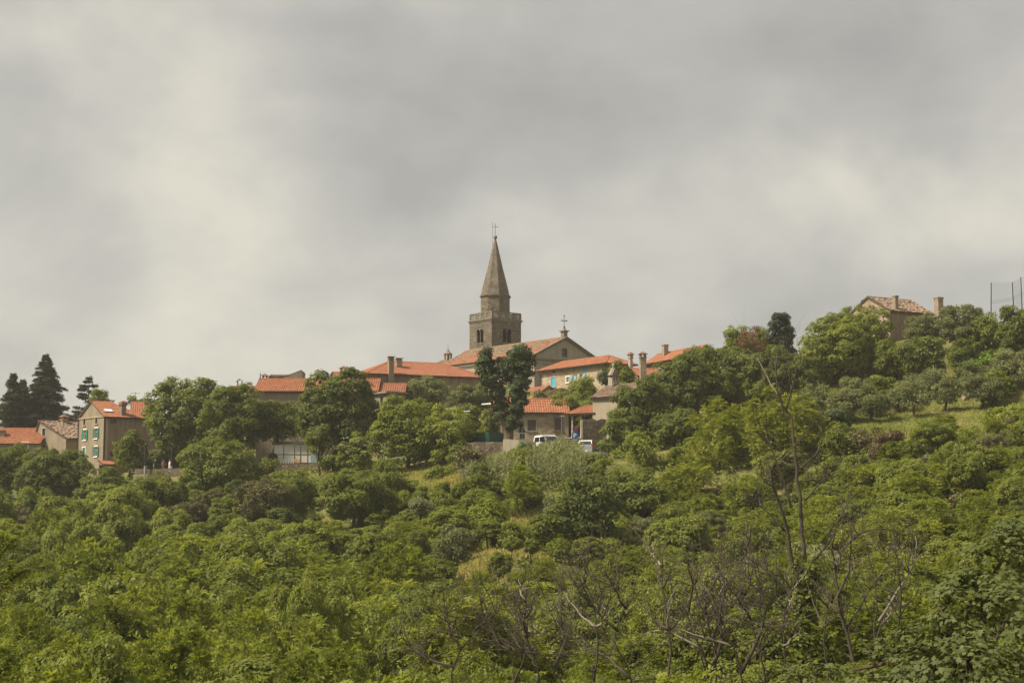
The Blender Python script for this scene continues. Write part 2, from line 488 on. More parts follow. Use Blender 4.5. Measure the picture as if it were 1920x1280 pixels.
for a in ((100, 115, -10), (400, 115, -9.5), (700, 115, -7.0), (960, 117, -3.4), (1250, 115, -4.0), (1500, 115, -1.5), (1800, 110, 2.2), (1980, 110, 3.6),
          (-200, 115, -10.5), (100, 140, -6), (-100, 150, -4.5), (100, 95, -13), (500, 95, -12.4), (760, 95, -8.6), (1250, 95, -8.5), (1500, 95, -6), (1850, 95, -1.5),
          (-100, 95, -13.5), (2000, 95, -0.5), (100, 75, -15.5), (500, 75, -15), (900, 75, -13), (1300, 75, -12), (1600, 75, -9.5), (1850, 75, -5), (2000, 75, -4),
          (200, 55, -16), (960, 55, -15), (1500, 55, -12.4), (1850, 55, -9.5), (-100, 55, -16.5), (2050, 55, -8.5), (300, 35, -13.5), (960, 35, -13), (1600, 35, -11.6),
          (-200, 35, -14), (2200, 35, -10), (300, 20, -10.5), (1600, 20, -10), (960, 8, -5)):
    gz(*a)
for x in (-40, 0, 40):
    GP += [(x, -1, CZ - 1.7), (x, -30, CZ - 0.5)]
GP += [(-60, 30, CZ - 14), (60, 30, CZ - 9), (-70, 90, CZ - 11), (75, 90, CZ + 1), (-90, 160, CZ - 5), (95, 150, CZ + 14),
       (-90, 220, CZ - 2), (0, 240, CZ + 10), (80, 220, CZ + 14), (-60, 205, CZ + 2), (50, 240, CZ + 12)]
GP = np.array(GP)


def _tps(r2):
    return 0.5 * r2 * np.log(r2 + 1e-9)


_S = 60.0
_P = GP[:, :2] / _S
_K = _tps(((_P[:, None] - _P[None]) ** 2).sum(-1)) + np.eye(len(GP)) * 0.004
_A = np.block([[_K, np.c_[np.ones(len(GP)), _P]], [np.c_[np.ones(len(GP)), _P].T, np.zeros((3, 3))]])
_W = np.linalg.solve(_A, np.r_[GP[:, 2], 0, 0, 0])


def ground(x, y):
    x = np.atleast_1d(np.asarray(x, float)); y = np.atleast_1d(np.asarray(y, float))
    out = np.empty(x.shape)
    fx, fy = x.ravel(), y.ravel()
    o = out.ravel()
    for i in range(0, len(fx), 20000):
        q = np.c_[np.clip(fx[i:i + 20000], -130, 130), np.clip(fy[i:i + 20000], -40, 250)] / _S
        k = _tps(((q[:, None] - _P[None]) ** 2).sum(-1))
        o[i:i + 20000] = k @ _W[:-3] + _W[-3] + q @ _W[-2:]
    # outside the modelled hill the land falls away to the plain
    d = np.maximum(np.maximum(np.abs(fx) - 110, 0), np.maximum(fy - 235, np.maximum(-30 - fy, 0)))
    t = np.clip(d / 160, 0, 1); t = t * t * (3 - 2 * t)
    o[:] = o * (1 - t) + (CZ - 45) * t
    return o.reshape(out.shape)


def g1(x, y):
    return float(ground([x], [y])[0])


def make_ground():
    xs = np.r_[np.linspace(-4000, -130, 14)[:-1], np.linspace(-130, 130, 175), np.linspace(130, 4000, 14)[1:]]
    ys = np.r_[np.linspace(-3000, -40, 10)[:-1], np.linspace(-40, 250, 195), np.linspace(250, 5000, 16)[1:]]
    X, Yg = np.meshgrid(xs, ys)
    Z = ground(X, Yg)
    Z += 0.10 * np.sin(X * 1.7 + 3 * np.sin(Yg * 0.6)) * np.sin(Yg * 1.3)
    nx, ny = len(xs), len(ys)
    v = np.c_[X.ravel(), Yg.ravel(), Z.ravel()]
    i = np.arange(nx * ny).reshape(ny, nx)
    f = np.stack([i[:-1, :-1], i[:-1, 1:], i[1:, 1:], i[1:, :-1]], -1).reshape(-1, 4)
    me = np_mesh('ground', v, f)
    m, n = new_mat('meadow_soil')
    c = n('ShaderNodeTexCoord').outputs['Object']
    a = n.noise(c, 0.11, 6, 0.6, 0.5)
    b = n.noise(c, 1.3, 6, 0.65)
    col = n.ramp(a, [(0.36, (0.075, 0.095, 0.026)), (0.5, (0.135, 0.145, 0.042)), (0.62, (0.26, 0.205, 0.085))])
    col = n.mix(n.math('MULTIPLY', b, 0.6), col, (0.085, 0.075, 0.035))
    finish(n, col, 0.95, b, 0.6, 0.15, spec=0.1)
    me.materials.append(m)
    o = link('ground', me)
    me.polygons.foreach_set('use_smooth', [True] * len(me.polygons))
    tag(o, 'sloping grassy hillside ground under the village and wood', None, None, 'structure')


def np_mesh(name, v, f, tint=None):
    v = np.asarray(v, np.float32); f = np.asarray(f, np.int32)
    me = bpy.data.meshes.new(name)
    k = f.shape[1]
    me.vertices.add(len(v)); me.vertices.foreach_set('co', v.ravel())
    me.loops.add(f.size); me.loops.foreach_set('vertex_index', f.ravel())
    me.polygons.add(len(f)); me.polygons.foreach_set('loop_start', np.arange(0, f.size, k, dtype=np.int32))
    if tint is not None:
        at_ = me.attributes.new('tint', 'FLOAT', 'POINT')
        at_.data.foreach_set('value', np.asarray(tint, np.float32))
    me.update(calc_edges=True)
    return me


make_ground()

# ------------------------------------------------------------------ building kit
def wall_poly(mb, mp, top, holes, depth=0.22, h0=0.0):
    """wall of outline 'top' [(u,h)...] above h0 with rectangular holes and their reveals; mp(u,h,d) -> point"""
    def top_at(u):
        for (a, ha), (b, hb) in zip(top[:-1], top[1:]):
            if a - 1e-9 <= u <= b + 1e-9:
                return ha + (hb - ha) * ((u - a) / (b - a) if b > a else 0)
        return top[-1][1]
    us = sorted(set([round(t[0], 5) for t in top] + [round(x, 5) for h in holes for x in (h[0], h[1])]))
    for a, b in zip(us[:-1], us[1:]):
        mid = (a + b) / 2
        hs = sorted([(h[2], h[3]) for h in holes if h[0] - 1e-6 <= mid <= h[1] + 1e-6])
        lo = h0
        for y0, y1 in hs:
            mb.quad(mp(a, lo, 0), mp(b, lo, 0), mp(b, y0, 0), mp(a, y0, 0))
            lo = y1
        mb.quad(mp(a, lo, 0), mp(b, lo, 0), mp(b, top_at(b), 0), mp(a, top_at(a), 0))
    for a, b, y0, y1 in holes:
        for p, q in (((a, y0), (b, y0)), ((b, y0), (b, y1)), ((b, y1), (a, y1)), ((a, y1), (a, y0))):
            mb.quad(mp(p[0], p[1], 0), mp(q[0], q[1], 0), mp(q[0], q[1], -depth), mp(p[0], p[1], -depth))


def tile_sheet(eL, eR, rR, rL, mat, pitch=0.27, row=0.45, jit=0.0, seg=4, deck='brown_wood', seed=0, name='roof', parent=None):
    eL, eR, rR, rL = map(Vector, (eL, eR, rR, rL))
    e = (eR - eL); W = e.length; e.normalize()
    up = (rL - eL); lx = up.dot(e); up = up - e * lx; H = up.length; up.normalize()
    rx = (eR - rR).dot(e)
    n = e.cross(up)
    if n.z < 0:
        n = -n
    ncol = max(2, int(round(W / pitch))); pitch = W / ncol
    us = np.linspace(0, W, ncol * seg + 1)
    vm = np.full(us.shape, H)
    if lx > 1e-4:
        vm = np.minimum(vm, us / lx * H)
    if rx > 1e-4:
        vm = np.minimum(vm, (W - us) / rx * H)
    vm = np.maximum(vm, 0)
    nr = max(1, int(math.ceil(H / row)))
    rg = np.random.default_rng(seed + 11)
    prof = 0.07 * np.abs(np.cos(math.pi * us / pitch)) ** 0.7
    tid = np.floor(us / pitch + 0.5).astype(int)
    V, UV = [], []
    for r in range(nr):
        jt = rg.normal(0, jit, ncol + 2)[tid] if jit else 0.0
        for k, (v, off) in enumerate(((r * row, 0.04), (min((r + 1) * row, H), 0.0))):
            vv = np.minimum(v, vm)
            hh = prof + off + jt
            P = np.array(eL)[None] + np.outer(us, np.array(e)) + np.outer(vv, np.array(up)) + np.outer(hh, np.array(n))
            V.append(P)
            UV.append(np.c_[us / pitch + 0.5, np.full(us.shape, r + (0.03 if k == 0 else 0.97))])
    V = np.concatenate(V); UV = np.concatenate(UV)
    nc = len(us)
    idx = np.arange(nc * nr * 2).reshape(nr * 2, nc)
    fs = np.stack([idx[:-1, :-1], idx[:-1, 1:], idx[1:, 1:], idx[1:, :-1]], -1).reshape(-1, 4)
    mb = MB()
    mb.v = [tuple(p) for p in V]; mb.f = [tuple(int(q) for q in f) for f in fs]; mb.m = [0] * len(mb.f)
    c0 = [eL, eR, rR, rL] if (rR - rL).length > 1e-3 else [eL, eR, rR]
    t0 = [p - n * 0.01 for p in c0]; t1 = [p - n * 0.11 for p in c0]
    mb.poly(list(reversed(t1)), 1)
    for k in range(len(c0)):
        j = (k + 1) % len(c0)
        mb.quad(t1[k], t1[j], t0[j], t0[k], 1)
    mb.uv = np.r_[UV, np.zeros((len(mb.v) - len(UV), 2))]
    return mb.build(name, [M[mat], M[deck]], parent)


def ridge_cap(p, q, mat, parent, r=0.13):
    p, q = Vector(p), Vector(q)
    k = max(2, int((q - p).length / 0.4))
    mb = MB()
    pts, rad = [], []
    for i in range(k):
        pts += [p.lerp(q, i / k), p.lerp(q, (i + 0.97) / k)]
        rad += [r * 1.08, r * 0.9]
    mb.tube(pts, rad, 6)
    mb.uv = [(i // 12, 5.5) for i in range(len(mb.v))]
    return mb.build('ridge_cap', M[mat], parent)


def window(parent, mp, u, h, w, hh, shutter=None, style='open', trim='trim', proud=0.04, name='window', frame='white', sill=True, shut_h=None):
    """frame with mullions in the opening; pane, shutters, sill and surround are its sub-parts"""
    tf = lambda a, b, c: mp(a, c, b)          # box(x=u, y=d, z=h)
    a, b, y0, y1 = u - w / 2, u + w / 2, h - hh / 2, h + hh / 2
    f = MB()
    t = min(0.07, w * 0.12)
    for q in ((a, a + t, y0, y1), (b - t, b, y0, y1), (a + t, b - t, y0, y0 + t), (a + t, b - t, y1 - t, y1), (u - t * .4, u + t * .4, y0 + t, y1 - t)):
        f.box(q[0], q[1], -0.16, -0.09, q[2], q[3], tf=tf)
    if hh > 0.9:
        for sx in ((a + t, u - t * .4), (u + t * .4, b - t)):
            f.box(sx[0], sx[1], -0.15, -0.10, y0 + hh * .62, y0 + hh * .62 + t * .6, tf=tf)
    wo_ = f.build(name, M[frame], parent)
    p = MB(); p.quad(mp(a, y0, -0.13), mp(b, y0, -0.13), mp(b, y1, -0.13), mp(a, y1, -0.13)); p.build('pane', M['glass'], wo_)
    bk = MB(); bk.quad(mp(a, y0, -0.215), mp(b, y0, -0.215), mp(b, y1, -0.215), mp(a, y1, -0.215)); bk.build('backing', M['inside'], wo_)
    if trim:
        s = MB(); k = 0.13
        for q in ((a - k, a, y0, y1 + k), (b, b + k, y0, y1 + k), (a, b, y1, y1 + k)):
            s.box(q[0], q[1], -0.05, proud, q[2], q[3], tf=tf)
        s.build('surround', M[trim], wo_)
        if sill:
            s = MB(); s.box(a - k - .04, b + k + .04, -0.05, proud + 0.07, y0 - 0.12, y0, tf=tf); s.build('sill', M[trim], wo_)
    if shutter:
        sw = w / 2
        spans = [(a - sw - 0.03, a - 0.03), (b + 0.03, b + sw + 0.03)] if style == 'open' else ([(a - sw * 1.6 - .03, a - 0.03)] if style == 'left' else [(a, u - 0.005), (u + 0.005, b)])
        for (x0, x1) in spans:
            d0 = proud + 0.01 if style != 'closed' else -0.06
            s = MB()
            s.box(x0, x0 + .07, d0, d0 + 0.045, y0, y1, tf=tf); s.box(x1 - .07, x1, d0, d0 + 0.045, y0, y1, tf=tf)
            ns = max(4, int(hh / 0.14))
            for i in range(ns):
                z = y0 + hh * i / ns
                s.box(x0 + .07, x1 - .07, d0 + 0.008, d0 + 0.034, z + 0.015, z + hh / ns - 0.015, tf=tf)
            s.build('shutter', M[shutter], wo_)
    return wo_


def chimney(parent, x, y, z0, z1, w, d, mat='pl_grey', style='slab', capmat='terracotta'):
    c = MB()
    c.box(x - w / 2, x + w / 2, y - d / 2, y + d / 2, z0, z1)
    o = c.build('chimney', M[mat], parent)
    k = MB()
    if style == 'slab':        # plate on four little piers
        k.box(x - w / 2 - .07, x + w / 2 + .07, y - d / 2 - .07, y + d / 2 + .07, z1, z1 + .10)
        for sx in (-1, 0, 1):
            for sy in (-1, 1):
                k.box(x + sx * w * .38 - .07, x + sx * w * .38 + .07, y + sy * d * .36 - .07, y + sy * d * .36 + .07, z1 + .10, z1 + .36)
        k.box(x - w / 2 - .12, x + w / 2 + .12, y - d / 2 - .12, y + d / 2 + .12, z1 + .36, z1 + .46)
        k.build('chimney_cap', M[mat], o)
    elif style == 'tile':      # little tiled saddle roof on piers
        k.box(x - w / 2 - .08, x + w / 2 + .08, y - d / 2 - .08, y + d / 2 + .08, z1, z1 + .12)
        for sx in (-1, 1):
            for sy in (-1, 1):
                k.box(x + sx * w * .36 - .09, x + sx * w * .36 + .09, y + sy * d * .36 - .09, y + sy * d * .36 + .09, z1 + .12, z1 + .42)
        zb = z1 + .42
        r = MB()
        a, b, g, h = x - w / 2 - .16, x + w / 2 + .16, y - d / 2 - .16, y + d / 2 + .16
        r.box(a, b, g, h, zb, zb + 0.06)
        r.ring_loft([[(a, g, zb + .06), (b, g, zb + .06), (b, h, zb + .06), (a, h, zb + .06)],
                     [(x - .1, y - .1, zb + .34), (x + .1, y - .1, zb + .34), (x + .1, y + .1, zb + .34), (x - .1, y + .1, zb + .34)]])
        k.build('chimney_pier', M[mat], o)
        r.build('chimney_cap', M[capmat], o)
    elif style == 'flare':     # Istrian chimney flaring out under its cap
        k.ring_loft([[(x + sx * w * s, y + sy * d * s, z) for sx, sy in ((-.5, -.5), (.5, -.5), (.5, .5), (-.5, .5))]
                     for s, z in ((1.0, z1), (1.42, z1 + .16), (1.48, z1 + .46), (1.25, z1 + .56), (0.5, z1 + .70))])
        k.build('chimney_cap', M[capmat], o)
    else:
        k.box(x - w / 2 - .06, x + w / 2 + .06, y - d / 2 - .06, y + d / 2 + .06, z1, z1 + .14)
        k.build('chimney_cap', M[mat], o)
    return o


class House:
    def __init__(s, name, label, px, py, Y, th, pxa=None, pxb=None, La=None, Lb=None, cat='house', z0=None, sink=1.0, group=None):
        C = at(px, py, Y)
        th = math.radians(th)
        s.a = (math.cos(th), math.sin(th)); s.b = (-math.sin(th), math.cos(th))
        s.C = C
        s.La = La if La else len_to(C, s.a, pxa)
        s.Lb = Lb if Lb else len_to(C, s.b, pxb)
        pts = [(C.x + s.a[0] * i * s.La + s.b[0] * j * s.Lb, C.y + s.a[1] * i * s.La + s.b[1] * j * s.Lb) for i in (0, 1) for j in (0, 1)]
        gz_ = min(g1(*p) for p in pts)
        s.base = (gz_ if z0 is None else z0) - sink
        s.H = C.z - s.base
        s.root = thing(name, label, cat, (C.x, C.y, s.base), th, group)
        s.op = {'a': [], 'b': [], 'c': [], 'd': []}

    def mp(s, face):
        La, Lb = s.La, s.Lb
        return {'a': lambda u, h, d: (u, -d, h), 'b': lambda u, h, d: (-d, u, h),
                'c': lambda u, h, d: (u, Lb + d, h), 'd': lambda u, h, d: (La + d, u, h)}[face]

    def pix(s, face, px, py):
        """photo pixel on a visible wall -> (u, h) on that wall"""
        d = s.a if face == 'a' else s.b
        u = len_to(s.C, d, px)
        for _ in range(4):
            Yp = s.C.y + d[1] * u
            q = at(px, py, Yp)
            u = len_to((s.C.x, s.C.y, q.z), d, px)
        return u, q.z - s.base

    def win(s, face, px, py, w, h, **kw):
        u, hh = s.pix(face, px, py)
        s.op[face].append((u - w / 2, u + w / 2, hh - h / 2, hh + h / 2))
        return window(s.root, s.mp(face), u, hh, w, h, **kw)

    def walls(s, mat, tops=None, mats=None):
        tops = tops or {}
        for f in 'abcd':
            W = s.La if f in 'ac' else s.Lb
            mb = MB()
            wall_poly(mb, s.mp(f), tops.get(f, [(0, s.H), (W, s.H)]), s.op[f])
            mb.build('wall', M[(mats or {}).get(f, mat)], s.root)

    def roof(s, kind, rise, mat, o=0.35, jit=0.0, wall='pl_grey', seed=0, mats=None, og=0.15, cap=True, mf=.5):
        La, Lb, H, R = s.La, s.Lb, s.H, s.root
        tops = {}
        capm = mat
        T = lambda *p: tile_sheet(*p, mat, jit=jit, parent=R, seed=seed + len(R.children))
        if kind == 'gable_a':
            m = Lb * mf; dz = rise / m * o; dzb = rise / (Lb - m) * o
            tops['b'] = tops['d'] = [(0, H), (m, H + rise), (Lb, H)]
            r = T((-og, -o, H - dz), (La + og, -o, H - dz), (La + og, m, H + rise), (-og, m, H + rise))
            T((La + og, Lb + o, H - dzb), (-og, Lb + o, H - dzb), (-og, m, H + rise), (La + og, m, H + rise))
            caps = [((-og, m, H + rise + .03), (La + og, m, H + rise + .03))]
        elif kind == 'gable_b':
            m = La / 2; dz = rise / m * o
            tops['a'] = tops['c'] = [(0, H), (m, H + rise), (La, H)]
            r = T((-o, Lb + og, H - dz), (-o, -og, H - dz), (m, -og, H + rise), (m, Lb + og, H + rise))
            T((La + o, -og, H - dz), (La + o, Lb + og, H - dz), (m, Lb + og, H + rise), (m, -og, H + rise))
            caps = [((m, -og, H + rise + .03), (m, Lb + og, H + rise + .03))]
        elif kind == 'hip_a_right':
            m = Lb / 2; dz = rise / m * o; k = min(m, La * .55)
            tops['b'] = [(0, H), (m, H + rise), (Lb, H)]
            P = [(-og, -o, H - dz), (La + o, -o, H - dz), (La + o, Lb + o, H - dz), (-og, Lb + o, H - dz)]
            r1, r2 = (-og, m, H + rise), (La - k, m, H + rise)
            r = T(P[0], P[1], r2, r1); T(P[1], P[2], r2, r2); T(P[2], P[3], r1, r2)
            caps = [(r1, r2), (P[1], r2), (P[2], r2)]
        else:                                 # full hip
            dz = 0.0
            if La >= Lb:
                m = Lb / 2; dz = rise / m * o
                r1, r2 = (m * 1.0, m, H + rise), (La - m, m, H + rise)
            else:
                m = La / 2; dz = rise / m * o
                r1, r2 = (m, m, H + rise), (m, Lb - m, H + rise)
            P = [(-o, -o, H - dz), (La + o, -o, H - dz), (La + o, Lb + o, H - dz), (-o, Lb + o, H - dz)]
            if La >= Lb:
                r = T(P[0], P[1], r2, r1); T(P[1], P[2], r2, r2); T(P[2], P[3], r1, r2); T(P[3], P[0], r1, r1)
                caps = [(r1, r2), (P[0], r1), (P[1], r2), (P[2], r2), (P[3], r1)]
            else:
                r = T(P[0], P[1], r1, r1); T(P[1], P[2], r2, r1); T(P[2], P[3], r2, r2); T(P[3], P[0], r1, r2)
                caps = [(r1, r2), (P[0], r1), (P[1], r1), (P[2], r2), (P[3], r2)]
        if cap:
            for p, q in caps:
                ridge_cap(p, q, capm, r)
        s.walls(wall, tops, mats)
        s.caps = caps
        return r

    def chim(s, px, py_top, w, d, depth, mat='pl_grey', style='slab', drop=1.6, capmat='terracotta'):
        """chimney whose top projects to (px, py_top), standing 'depth' metres behind the near corner"""
        p = at(px, py_top, s.C.y + depth)
        dx, dy = p.x - s.C.x, p.y - s.C.y
        x = dx * s.a[0] + dy * s.a[1]; y = dx * s.b[0] + dy * s.b[1]
        zt = p.z - s.base
        extra = {'slab': .46, 'tile': .76, 'flare': .70, 'plain': .14}[style]
        return chimney(s.root, x, y, zt - extra - drop, zt - extra, w, d, mat, style, capmat)


def pipe(s, pts, r=0.055, mat='dark_iron', name='drainpipe'):
    return MB().tube(pts, r, 6).build(name, M[mat], s.root)


# ------------------------------------------------------------------ church and bell tower
def church():
    h = House('church', 'long church with pale grey pediment, mixed tile roof and cross on its gable', 1001, 664, 191.5, 36.9, pxa=1117, Lb=23.5, cat='church', z0=at(1060, 735, 195).z)
    La, Lb, H = h.La, h.Lb, h.H
    rise = at(1060, 629, h.C.y + h.a[1] * La / 2).z - h.C.z - 0.25
    m = La / 2
    # gable window in the pediment
    u, hh = h.pix('a', 1058.5, 661)
    h.op['a'].append((u - .45, u + .45, hh - .6, hh + .6))
    window(h.root, h.mp('a'), u, hh, .9, 1.2, trim='pl_church', proud=0.05, frame='brown_wood', sill=False)
    r = h.roof('gable_b', rise, 'roof_church', o=0.35, jit=0.02, wall='pl_church', og=0.0, cap=True)
    # raking cornice, horizontal cornice and corner pilasters
    for sx in (-1, 1):
        mb = MB()
        x0, x1 = (m, -0.5) if sx < 0 else (m, La + 0.5)
        z0, z1 = H + rise + 0.12, H - 0.5 * rise / m + 0.12
        for (t, d) in ((0.0, 0.42), (0.16, 0.26), (0.3, 0.14)):
            mb.ring_loft([[(x0, -d, z0 - t), (x0, 0.06, z0 - t), (x0, 0.06, z0 - t - .14), (x0, -d, z0 - t - .14)],
                          [(x1, -d, z1 - t), (x1, 0.06, z1 - t), (x1, 0.06, z1 - t - .14), (x1, -d, z1 - t - .14)]])
        mb.build('raking_cornice', M['trim_dark'], h.root)
    mb = MB()
    mb.box(-0.25, La + 0.25, -0.30, 0.003, H - 0.62, H - 0.48); mb.box(-0.15, La + 0.15, -0.2, 0.003, H - 0.80, H - 0.62); mb.box(-0.08, La + .08, -0.1, 0.003, H - 1.3, H - 1.2)
    mb.build('cornice', M['trim_dark'], h.root)
    for x in (0.35, La - .35):
        mb = MB().box(x - .35, x + .35, -0.09, 0.003, 0, H - .81); mb.build('pilaster', M['pl_church'], h.root)
    mb = MB(); mb.box(-0.22, 0.003, 0.4, Lb, H - .55, H - .35); mb.box(-0.12, 0.003, 0.4, Lb, H - .75, H - .55); mb.build('side_cornice', M['trim_dark'], h.root)
    # pedestal and cross
    zb = H + rise
    p = MB(); k = .58
    p.box(m - .55 * k, m + .55 * k, -.1, -.1 + 1.1 * k, zb - .5, zb + .75)
    yc = -.1 + .55 * k
    p.box(m - .72 * k, m + .72 * k, yc - .72 * k, yc + .72 * k, zb + .75, zb + .84); p.box(m - .9 * k, m + .9 * k, yc - .9 * k, yc + .9 * k, zb + .84, zb + .94)
    p.ring_loft([[(m + sx * q, yc + sy * q, z) for sx, sy in ((-1, -1), (1, -1), (1, 1), (-1, 1))] for q, z in ((.40, zb + .94), (.28, zb + 1.02), (.14, zb + 1.2), (.10, zb + 1.4))])
    po = p.build('pedestal', M['trim_dark'], h.root)
    MB().lathe([(.02, zb + 1.36), (.12, zb + 1.42), (.15, zb + 1.52), (.1, zb + 1.62), (.03, zb + 1.66)], 10, (m, yc)).build('ball', M['trim_dark'], po, True)
    c = MB(); zt = zb + 3.0
    c.tube([(m, yc, zb + 1.6), (m, yc, zt)], .035, 6)
    c.box(m - .42, m + .42, yc - .04, yc + .04, zt - .72, zt - .63)
    for x, z in ((m - .44, zt - .675), (m + .44, zt - .675), (m, zt)):
        c.box(x - .075, x + .075, yc - .045, yc + .045, z - .075, z + .075)
    c.build('cross', M['dark_iron'], h.root)
    # half-round window arch in the side wall
    return h


def arch_plate(mp, u0, u1, h0, h1, arches, d0, d1, n=8):
    """stone plate between d0 and d1 pierced by round arches (centre, radius, springing height)"""
    mb = MB()
    us = sorted(set([u0, u1] + [c + r * math.cos(math.pi * k / n) for c, r, sp in arches for k in range(n + 1)]))

    def low(u):
        for c, r, sp in arches:
            if abs(u - c) <= r + 1e-6:
                return sp + math.sqrt(max(0, r * r - (u - c) ** 2))
        return None
    for a, b in zip(us[:-1], us[1:]):
        mid = (a + b) / 2
        inside = any(abs(mid - c) < r for c, r, sp in arches)
        la, lb = (low(a), low(b)) if inside else (h0, h0)
        la = h0 if la is None else la; lb = h0 if lb is None else lb
        for d in (d0, d1):
            mb.quad(mp(a, la, d), mp(b, lb, d), mp(b, h1, d), mp(a, h1, d))
        mb.quad(mp(a, la, d0), mp(b, lb, d0), mp(b, lb, d1), mp(a, la, d1))
    for c, r, sp in arches:
        for x in (c - r, c + r):
            mb.quad(mp(x, h0, d0), mp(x, sp, d0), mp(x, sp, d1), mp(x, h0, d1))
    return mb


def tower():
    h = House('bell_tower', 'tall brown stone bell tower with balustrade and pointed octagonal spire', 922, 599, 212, 38, pxa=975, pxb=879, cat='tower', z0=at(925, 715, 215).z)
    S = (h.La + h.Lb) / 2
    h.La = h.Lb = S
    H = h.H
    R = h.root
    # twin arched belfry windows on two sides; unseen sides closed to keep inside dark
    zc = h.pix('a', 950, 628)[1]
    ow, oh = 1.75, 2.35
    for f in 'ab':
        W = S
        u = W * (0.52 if f in 'ac' else 0.52)
        h.op[f].append((u - ow / 2, u + ow / 2, zc - oh / 2, zc + oh / 2))
        mp = h.mp(f)
        a0, r = u - ow / 2, .36
        sp = zc + oh / 2 - .55
        pl_ = arch_plate(mp, u - ow / 2, u + ow / 2, zc - oh / 2, zc + oh / 2, [(u - .42, r, sp), (u + .42, r, sp)], -0.22, -0.04)
        wobj = pl_.build('belfry_window', M['tower'], R)
        ar = MB()
        for c in (u - .42, u + .42):
            pts = [mp(c + (r + .06) * math.cos(math.pi * k / 10), sp + (r + .06) * math.sin(math.pi * k / 10), 0.01) for k in range(11)]
            ar.tube(pts, 0.07, 5)
        ar.build('arch_moulding', M['trim_dark'], wobj)
        q = Vector(mp(u, zc - oh / 2, -0.13))
        cmb = MB().lathe([(.09, q.z), (.09, q.z + .1), (.055, q.z + .16), (.05, q.z + oh - .75), (.1, q.z + oh - .62), (.1, q.z + oh - .55)], 8, (q.x, q.y))
        cmb.build('colonnette', M['trim'], wobj)
        tf = lambda a, b, c, mp=mp: mp(a, c, b)
        sb = MB().box(u - ow / 2 - .1, u + ow / 2 + .1, -0.1, 0.1, zc - oh / 2 - .14, zc - oh / 2, tf=tf); sb.build('sill', M['trim_dark'], wobj)
    h.walls('tower')
    inner = MB()
    k = 0.75
    inner.box(k, S - k, k, S - k, zc - 2.2, zc - oh / 2 - .35); inner.build('belfry_floor', M['inside'], R)
    bell = MB().lathe([(.03, zc + .95), (.22, zc + .9), (.3, zc + .55), (.36, zc + .1), (.55, zc - .2)], 14, (S / 2, S / 2)); bell.build('bell', M['dark_iron'], R, True)
    # cornice slab
    c = MB()
    c.box(-.06, S + .06, -.06, S + .06, H - .14, H); c.box(-.14, S + .14, -.14, S + .14, H, H + .14); c.box(-.22, S + .22, -.22, S + .22, H + .14, H + .26)
    c.build('cornice', M['trim_dark'], R)
    # balustrade: rails, pedestals and single balusters
    zb = H + .26; bh = 1.1
    bal_me = MB().lathe([(.075, 0), (.075, .08), (.05, .12), (.085, .32), (.045, .55), (.075, .66), (.075, .72)], 6).mesh('baluster', M['trim'], True)
    e0, e1 = .1, S - .1
    rail = MB()
    for (x0, x1, y0, y1) in ((e0 - .12, e1 + .12, e0 - .12, e0 + .12), (e0 - .12, e1 + .12, e1 - .12, e1 + .12), (e0 - .12, e0 + .12, e0 + .12, e1 - .12), (e1 - .12, e1 + .12, e0 + .12, e1 - .12)):
        rail.box(x0, x1, y0, y1, zb, zb + .14); rail.box(x0, x1, y0, y1, zb + bh - .15, zb + bh)
    rail.build('balustrade_rail', M['trim_dark'], R)
    npan, nb = 4, 4
    for side in range(4):
        for i in range(npan + 1):
            t = e0 + (e1 - e0) * i / npan
            pos = {0: (t, e0), 1: (t, e1), 2: (e0, t), 3: (e1, t)}[side]
            if side >= 2 and i in (0, npan):
                continue
            MB().box(-.14, .14, -.14, .14, 0, bh - .29).build('pedestal', M['trim_dark'], R, loc=(pos[0], pos[1], zb + .14))
            if i == npan:
                continue
        for i in range(npan):
            for j in range(nb):
                t = e0 + (e1 - e0) * (i + (j + .75) / (nb + .5)) / npan
                pos = {0: (t, e0), 1: (t, e1), 2: (e0, t), 3: (e1, t)}[side]
                link('baluster', bal_me, R, (pos[0], pos[1], zb + .14)).scale = (1, 1, (bh - .29) / .72)
    # octagonal drum
    px_w = 56
    cx = cy = S / 2
    cw = h.C.y + (h.a[1] + h.b[1]) * S / 2
    ro = (px_w / F * cw) / 2 / math.cos(math.radians(8))
    zd = at(926, 556, cw).z - h.base
    za = at(926, 441, cw).z - h.base
    rot = math.radians(22.5)
    d = MB().lathe([(ro, zb), (ro, zd - .25), (ro * 1.03, zd - .25), (ro * 1.03, zd - .12), (ro * 1.09, zd - .10), (ro * 1.09, zd + .08)], 8, (cx, cy), rot)
    dr = d.build('drum', M['tower'], R)
    # blind arched niches on the drum faces
    ap = ro * math.cos(math.pi / 8)
    for k in range(8):
        an = rot + math.pi / 8 + k * math.pi / 4
        nx, ny = math.cos(an), math.sin(an)
        def mpn(u, hh, dd, nx=nx, ny=ny):
            return (cx + nx * (ap + dd) - ny * u, cy + ny * (ap + dd) + nx * u, hh)
        a = MB()
        pts = [mpn(-.42, zb + .3, .02)] + [mpn(-.42 * math.cos(math.pi * j / 8), zb + 1.55 + .42 * math.sin(math.pi * j / 8), .02) for j in range(9)] + [mpn(.42, zb + .3, .02)]
        a.tube(pts, .065, 5)
        a.build('niche_moulding', M['trim_dark'], dr)
    # spire, slightly uneven
    s = MB()
    prof = [(ro * 1.0, zd + .08)] + [(ro * (1 - t) + .10 * t + .05 * math.sin(t * 9) * (1 - t), zd + .08 + (za - zd - .6) * t) for t in (.12, .3, .5, .7, .86, 1.0)]
    s.lathe(prof, 8, (cx, cy), rot)
    spo = s.build('spire', M['spire'], R)
    MB().lathe([(.13, za - .62), (.26, za - .5), (.3, za - .3), (.2, za - .08), (.05, za)], 10, (cx, cy)).build('finial', M['trim_dark'], spo, True)
